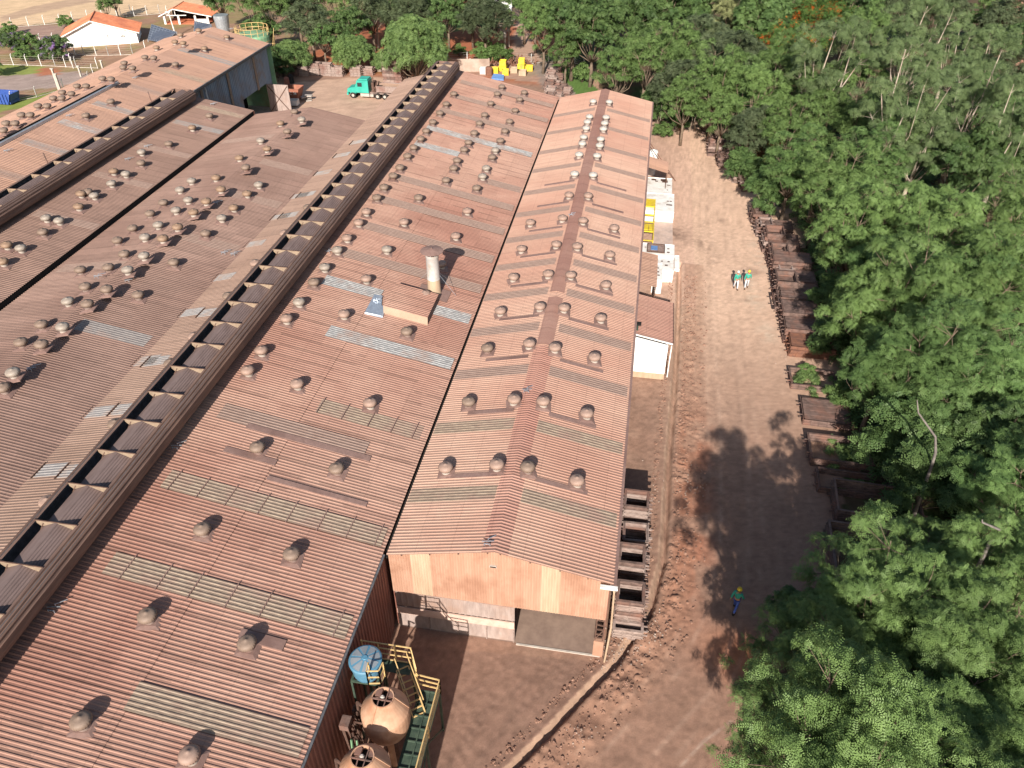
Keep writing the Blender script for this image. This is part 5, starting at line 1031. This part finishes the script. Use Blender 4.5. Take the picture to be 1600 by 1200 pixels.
proto('blue1',32,h=10,r=4.0,mat='leaf_blue',lobes=17,sub=9,sprays=54,slen=.46,leaf=(.14,.05),pairs=5,subr=.12,lobr=.3,jit=1)
for i in range(2): proto('dark%d'%i,40+i,h=10,r=4.0,mat='leaf_dark',lobes=18,sub=9,sprays=50,leaf=(.16,.09),pairs=4,slen=.42,subr=.13,lobr=.3,jit=1,up=.35)
for i in range(2): proto('euc%d'%i,50+i,h=17,r=4.6,mat='leaf_euc',bark='barkpale',lobes=15,sub=9,sprays=52,lobr=.25,subr=.12,form='euc',leaf=(.20,.05),pairs=4,trunk_r=.26,crown_base=.30,up=.2,flat=.85,slen=.5,jit=1)
proto('mango',60,h=7.0,r=4.2,mat='leaf_mango',lobes=30,sub=12,sprays=40,lobr=.25,subr=.12,leaf=(.17,.075),pairs=4,up=.35,crown_base=.08,flat=1.0)
proto('olive',70,h=9,r=3.8,mat='leaf_olive',lobes=14,sub=9,sprays=46,leaf=(.2,.08),pairs=4)
proto('pale',71,h=9,r=2.6,mat='leaf_pale',lobes=12,sub=8,sprays=40,form='euc',crown_base=.2)
proto('orange',72,h=9,r=4.2,mat='leaf_orange',lobes=12,sub=9,sprays=50,slen=.6,form='umbrella')
proto('dry',73,h=3,r=2.2,mat='leaf_dry',lobes=9,sub=7,sprays=26,crown_base=.1)
proto('bush',74,h=2.2,r=1.5,mat='leaf_feather',lobes=9,sub=6,sprays=34,crown_base=.1,trunk_r=.06,leaf=(.13,.06),slen=.35)
proto('shade',75,h=5,r=2.6,mat='leaf_dark',lobes=11,sub=7,sprays=46,crown_base=.15,trunk_r=.12,leaf=(.18,.09))
proto('purple',76,h=3.4,r=2.0,mat='leaf_purple',lobes=10,sub=8,sprays=40,crown_base=.1,trunk_r=.08,leaf=(.14,.07),slen=.35)
TREES=[]
def tree(kind,px,py,zc,s,sz=1.,name='tree',lab=None,grp=None,world=None):
    c=Vector((world[0],world[1],0)) if world else at(px,py,zc); cm,tm=PR[kind]
    if not world and 37<c.y<76 and c.x>9 and kind[:4]!='bush': c.x=max(c.x,14.3+s*(3.4 if kind[:4] not in('shad','dry') else 1.8))
    rz=random.random()*6.28
    o=bpy.data.objects.new(name,None); COL.objects.link(o); o.location=(c.x,c.y,0); o.rotation_euler=(0,0,rz); o.scale=(s,s,s*sz)
    a=bpy.data.objects.new('crown',cm); b=bpy.data.objects.new('trunk',tm); COL.objects.link(a); COL.objects.link(b); a.parent=o; b.parent=o
    TREES.append([o,kind,px,py,lab,grp]); return o
T=tree
# nearest cluster, lower right (px,py = middle of the crown at height zc)
for kd,px,py,zc,s,sz in [('feather0',1410,900,8,.92,1.0),('feather1',1310,1015,7.5,.8,1.),('dark0',1262,935,4.5,.45,1.),('feather2',1500,1010,7.5,.9,1.05),('feather0',1405,1130,7.5,.9,1.),('feather1',1272,1125,6.5,.70,1.),
    ('feather2',1580,900,7,.85,1.05),('blue1',1590,1090,5,.8,.9),('feather1',1330,1240,7,.8,1.),('feather2',1480,1230,7.5,.85,1.),('feather1',1475,800,8.5,.55,1.25),('feather0',1560,1010,5,.6,1.),
    ('blue0',1600,760,6,.8,1.),('feather2',1370,990,6.5,.7,1),('feather2',1600,1190,6,.8,1),('feather1',1395,850,6.5,.5,1)]: T(kd,px,py,zc,s,sz)
# shadow casters standing just below the frame on the same verge
for kd,x,y,s,sz in [('feather3',7.6,13.0,.95,1.1),('feather1',11.5,16.2,.75,1.2),('blue0',11.5,7.5,.85,1.2),('feather2',13.5,12,.9,1.2),('feather0',13,3.5,.85,1.2),('dark0',15,6,.9,1.2),('feather1',11.5,8.5,1,1.2)]: T(kd,0,0,0,s,sz,world=(x,y))
# middle
for kd,px,py,zc,s,sz in [('shade',1375,600,2.5,.7,1),('blue1',1392,545,7,.72,1.),('blue0',1450,540,8,.95,1.),('blue0',1560,590,7,.85,1.),('feather2',1335,455,7.5,.88,1.),('feather0',1440,440,9,1.05,1.05),('feather1',1560,440,8,1.05,1.),
    ('feather1',1345,345,8,1.0,1.),('feather2',1460,345,9,1.05,1.05),('feather0',1590,330,8,1.0,1),('blue1',1390,400,7,.9,1.),('blue0',1510,470,7,.9,1),('shade',1430,690,3,1.2,1),('shade',1520,720,3,1.3,1),('dark1',1480,650,5,.75,1),('dark0',1580,680,6,.8,1.),('shade',1425,640,2.5,1.1,1),('shade',1450,760,2.5,1.1,1),
    ('feather0',1300,290,7,.95,1.),('feather2',1240,310,5,.7,1.),('shade',1305,520,2.2,.7,1),('feather1',1200,265,6,.78,1.),('shade',1302,470,2.2,.8,1),('bush',1262,572,.6,.45,.6),('bush',1320,612,1,.7,1),('shade',1400,590,2,1,1),('feather2',1320,395,5,.6,1),
    ('blue1',1400,500,6,.75,1),('blue0',1350,260,7,.9,1.),('dark0',1500,270,6,1.,1.),('dark1',1580,250,6,1.,1.)]: T(kd,px,py,zc,s,sz)
# upper wood
for kd,px,py,zc,s,sz in [('euc0',1300,90,12,1.05,1.),('euc1',1420,150,12,1.0,1.),('euc0',1430,60,12,1.05,1.05),('euc1',1530,120,12,.95,1.),('feather1',1360,30,9,1.,1.),('euc0',1500,40,11,.8,.95),('euc0',1445,205,9,.8,.9),('euc1',1590,180,11,.85,1.),('feather0',1285,170,7,.95,1),('feather2',1350,110,7,.9,1),
    ('feather1',1230,130,7,1.1,1),('orange',1240,60,8,1.1,1.),('orange',1285,15,8,1.1,1.),('feather2',1180,160,6.5,1.,1),('feather0',1120,140,6.5,1.05,1),('olive',1070,135,6,.95,1),('olive',1150,100,7,1.15,1),('feather1',1070,170,4.5,.72,1),('feather2',1130,180,5,.72,1),('olive',1180,205,5,.8,1),('feather0',1235,205,6,.85,1),
    ('dry',1205,205,3,.9,1.2),('dry',1180,235,2,.6,1),('feather1',1010,105,6.5,1.05,1),('feather2',965,125,5,.85,1),('feather0',1050,90,6.5,1,1),('shade',1030,165,2.5,.9,1),('shade',1060,188,1.8,.6,1),('olive',1100,60,8,1.15,1),('pale',1143,45,6,1.3,1.3),('pale',1150,10,6,1,1.2),('dark0',1190,40,8,1.25,1),('dark1',1230,5,8,1.25,1),
    ('dark0',985,50,7,1.3,1),('dark1',1045,30,8,1.35,1),('dark0',1090,5,8,1.3,1),('dark1',940,15,8,1.3,1),('dark0',895,60,6,1.25,1),('dark1',925,80,5,1.1,1),('dark0',870,25,7,1.2,1),('feather1',850,50,6,.9,1),('feather2',885,90,4,.7,1),('dark1',1000,-5,8,1.4,1),
    ('feather0',1340,200,6,.9,1),('feather2',1400,240,6,.9,1),('dark1',1530,190,5,1,1),('olive',1470,5,8,1.2,1),('olive',1390,0,8,1.2,1),('dark0',1330,10,8,1.2,1),('olive',1560,60,5,.7,1),('olive',1590,110,6,.9,1),('olive',1560,30,6,.8,1),('dark1',1600,60,6,.8,1),('olive',1592,15,7,1.0,1),('feather0',1560,0,7,.9,1),('euc0',1560,50,10,.8,.9),('blue0',1240,260,6,.8,1),('dark0',1540,20,5,.6,1),('shade',1200,300,2.5,.9,1),('shade',1160,262,2.2,.8,1)]: T(kd,px,py,zc,s,sz)
# behind the works
for kd,px,py,zc,s,sz in [('mango',650,92,3.2,1.2,1.05),('mango',550,80,3,.82,.9),('mango',455,82,3.2,.72,.95),('mango',603,92,2.2,.52,.85),('olive',485,45,5,.95,1),('olive',465,20,5,1,1),('feather1',420,20,6,1,1),('feather2',392,10,6,.9,1),('dark0',345,8,5,.95,1),('feather0',525,10,6,1.05,1),('dark1',548,42,5,.8,1),('olive',580,20,6,.95,1),('feather2',555,-8,6,1.1,1),
    ('dark0',610,5,6,1,1),('olive',645,25,5.5,1.,1),('dark1',700,25,5.5,.9,1),('dark0',680,5,6,1.05,1),('olive',758,40,5.5,1.0,1),('olive',738,15,6,1.,1),('feather1',735,-5,6,1,1),('bush',755,88,1,1.3,1),('bush',772,86,1,1.2,1),('bush',785,88,1,1.1,1),('feather0',820,10,6,.9,1),('dark1',770,-5,6,1,1),('feather2',838,32,5,.8,1),('bush',718,78,1,.7,1.1),
    ('dark1',505,62,4,.65,1),('shade',430,100,2.5,.9,1),('shade',410,60,2.5,1.1,1),('feather2',600,-5,6,1,1),('feather1',165,14,2.5,.42,1),('dark0',178,2,3,.45,1),('bush',100,30,1.5,.9,1),('bush',12,42,1.5,.9,1),('bush',2,60,1,.9,1),('purple',88,78,1.8,1.25,.9),('purple',20,66,1.6,1.0,.9),('bush',45,68,1.2,1.2,1),('shade',-12,108,1.2,.6,1),('bush',35,88,.8,1,.9),('bush',910,118,1,.9,1.3),('bush',1035,205,.8,.8,1),('bush',62,86,.8,.9,.8)]: T(kd,px,py,zc,s,sz)
# unique wording for every tree: kind, then the landmark it stands level with, then its order there
KN={'feather':('tree','feathery bright green tree'),'blue':('tree','feathery bluish green tree'),'dark':('tree','dense deep green tree'),'euc':('eucalyptus_tree','tall pale-trunked olive grey tree'),'mango':('round_tree','dense round-crowned bright green tree'),'olive':('tree','dull olive green tree'),'pale':('tree','pale yellow-green upright tree'),'orange':('flowering_tree','spreading green tree with orange blossom'),'dry':('dry_bush','dry rust-brown bush'),'bush':('bush','low light green bush'),'shade':('bush','dark leafy shrub'),'purple':('flowering_bush','bush with purple blossom')}
BANDS=[(25,'along the very top edge'),(70,'just below the top edge'),(120,'level with the yellow boxes'),(175,'level with the far roof ends'),(240,'level with the canopy'),(310,'level with the farther white boxes'),(385,'level with the yellow rack'),(450,'level with the two walking workers'),(545,'level with the white lean-to wall'),(640,'level with the hollow weed-filled frame'),(760,'level with the tree shadow on the road'),(880,'level with the square frame stacks'),(1000,'level with the worker in shade'),(1110,'level with the doorway floor'),(5000,'at the bottom edge')]
grp={}
for rec in TREES:
    o,kd,px,py,_,_=rec; k=kd.rstrip('0123456789'); q_=proj((o.location.x,o.location.y,5.)); 
    side='in the garden at far left' if q_[0]<200 else None
    b=next(i for i,(lim,_) in enumerate(BANDS) if q_[1]<lim); grp.setdefault((k,b if not side else -1),[]).append((q_[0],o))
for (k,b),L in grp.items():
    L.sort(key=lambda e:e[0]); nm,ds=KN[k]; where=BANDS[b][1] if b>=0 else 'in the garden at far left'
    for i,(x,o) in enumerate(L):
        if len(L)==1: w_='the only '+ds+' '+where
        elif i==0: w_='leftmost '+ds+' '+where
        elif i==len(L)-1: w_='rightmost '+ds+' '+where
        else: w_=ORD[i+1]+' '+ds+' from left '+where
        o.name=nm; tag(o,w_,'bush' if 'bush' in nm else 'tree','plants of one kind: '+ds)
# undergrowth: uncountable low leaves on the floor of the wood
g=np.random.default_rng(5); cl=[]; FP=ffp
bx0=[(8,14,42,62)]
xs=g.uniform(6,60,2600); ys=g.uniform(14,120,2600)
edge=[(14,9.5),(22,10),(30,15.5),(36,17.5),(45,16.5),(60,17),(75,16),(90,13.5),(100,9.5),(112,3),(120,-4)]
for x,y in zip(xs,ys):
    ex=np.interp(y,[e[0] for e in edge],[e[1] for e in edge])
    if x>ex and x<30+y*.3: cl.append(((x,y,g.uniform(.2,.9)),g.uniform(.7,1.3)))
um=crown_mesh('undergrowth',cl,'leaf_dark',(.26,.13),34,4,.7,.7,3,.6,.2); uo=bpy.data.objects.new('undergrowth',um); COL.objects.link(uo); tag(uo,'dark leafy ground cover under the trees of the wood','undergrowth',kind='stuff')
# weeds inside the low frames and along the verge
cl=[((px,py,.25),.35) for px,py in [(14.2+g.normal()*.7,49.0+g.normal()*.5) for _ in range(14)]]+[((15.2+g.normal()*.8,41+g.normal()*.6,.3),.35) for _ in range(16)]+[((15.6+g.normal(),38.2+g.normal()*.4,.25),.3) for _ in range(9)]+[((14.8+g.normal()*.7,47+g.normal()*.5,.15),.3) for _ in range(8)]
um=crown_mesh('weeds',cl,'leaf_mango',(.12,.05),40,4,.3,.5,4,.6,.2); uo=bpy.data.objects.new('weeds',um); COL.objects.link(uo); tag(uo,'green weeds growing through the low steel frames','weeds',kind='stuff')
# bare dead branches
for i,(px,py,px2,py2,z1,z2) in enumerate([(1455,730,1433,625,5,10.5),(1548,845,1535,812,8,10)]):
    a=at(px,py,z1); b=at(px2,py2,z2); m_=a.lerp(b,.45)+Vector((.45,0,.2)); m2_=a.lerp(b,.8)+Vector((-.12,0,.1)); o=MB().tube([(a.x+.3,a.y,0),a,a.lerp(m_,.5)+Vector((.12,0,0)),m_,m2_,b],[.13,.09,.08,.06,.045,.02],8); o=o.build('dead_tree','barkdead',smooth=True); tag(o,['tall bent grey dead stem rising from the dark gap','thin straight dead stem among the near crowns'][i],'dead tree')
# leafless saplings at the far edge of the yard
for i,px in enumerate([1032,1040,1050,1056,1062,1068,1076,1086]):
    c=at(px,206); o=MB().tube([(c.x,c.y,0),(c.x+random.uniform(-.3,.3),c.y,1.6),(c.x+random.uniform(-.5,.5),c.y,3.4)],[.08,.06,.03],6).build('thin_stem','barkpale',smooth=True); tag(o,(ORD[i+1]+' ' if i else 'leftmost ')+('thin bare stem from left at far yard edge' if i else 'thin bare stem at far yard edge'),'sapling','bare stems at the far yard edge')
# palm by the pole pair
c=at(760,22,5)
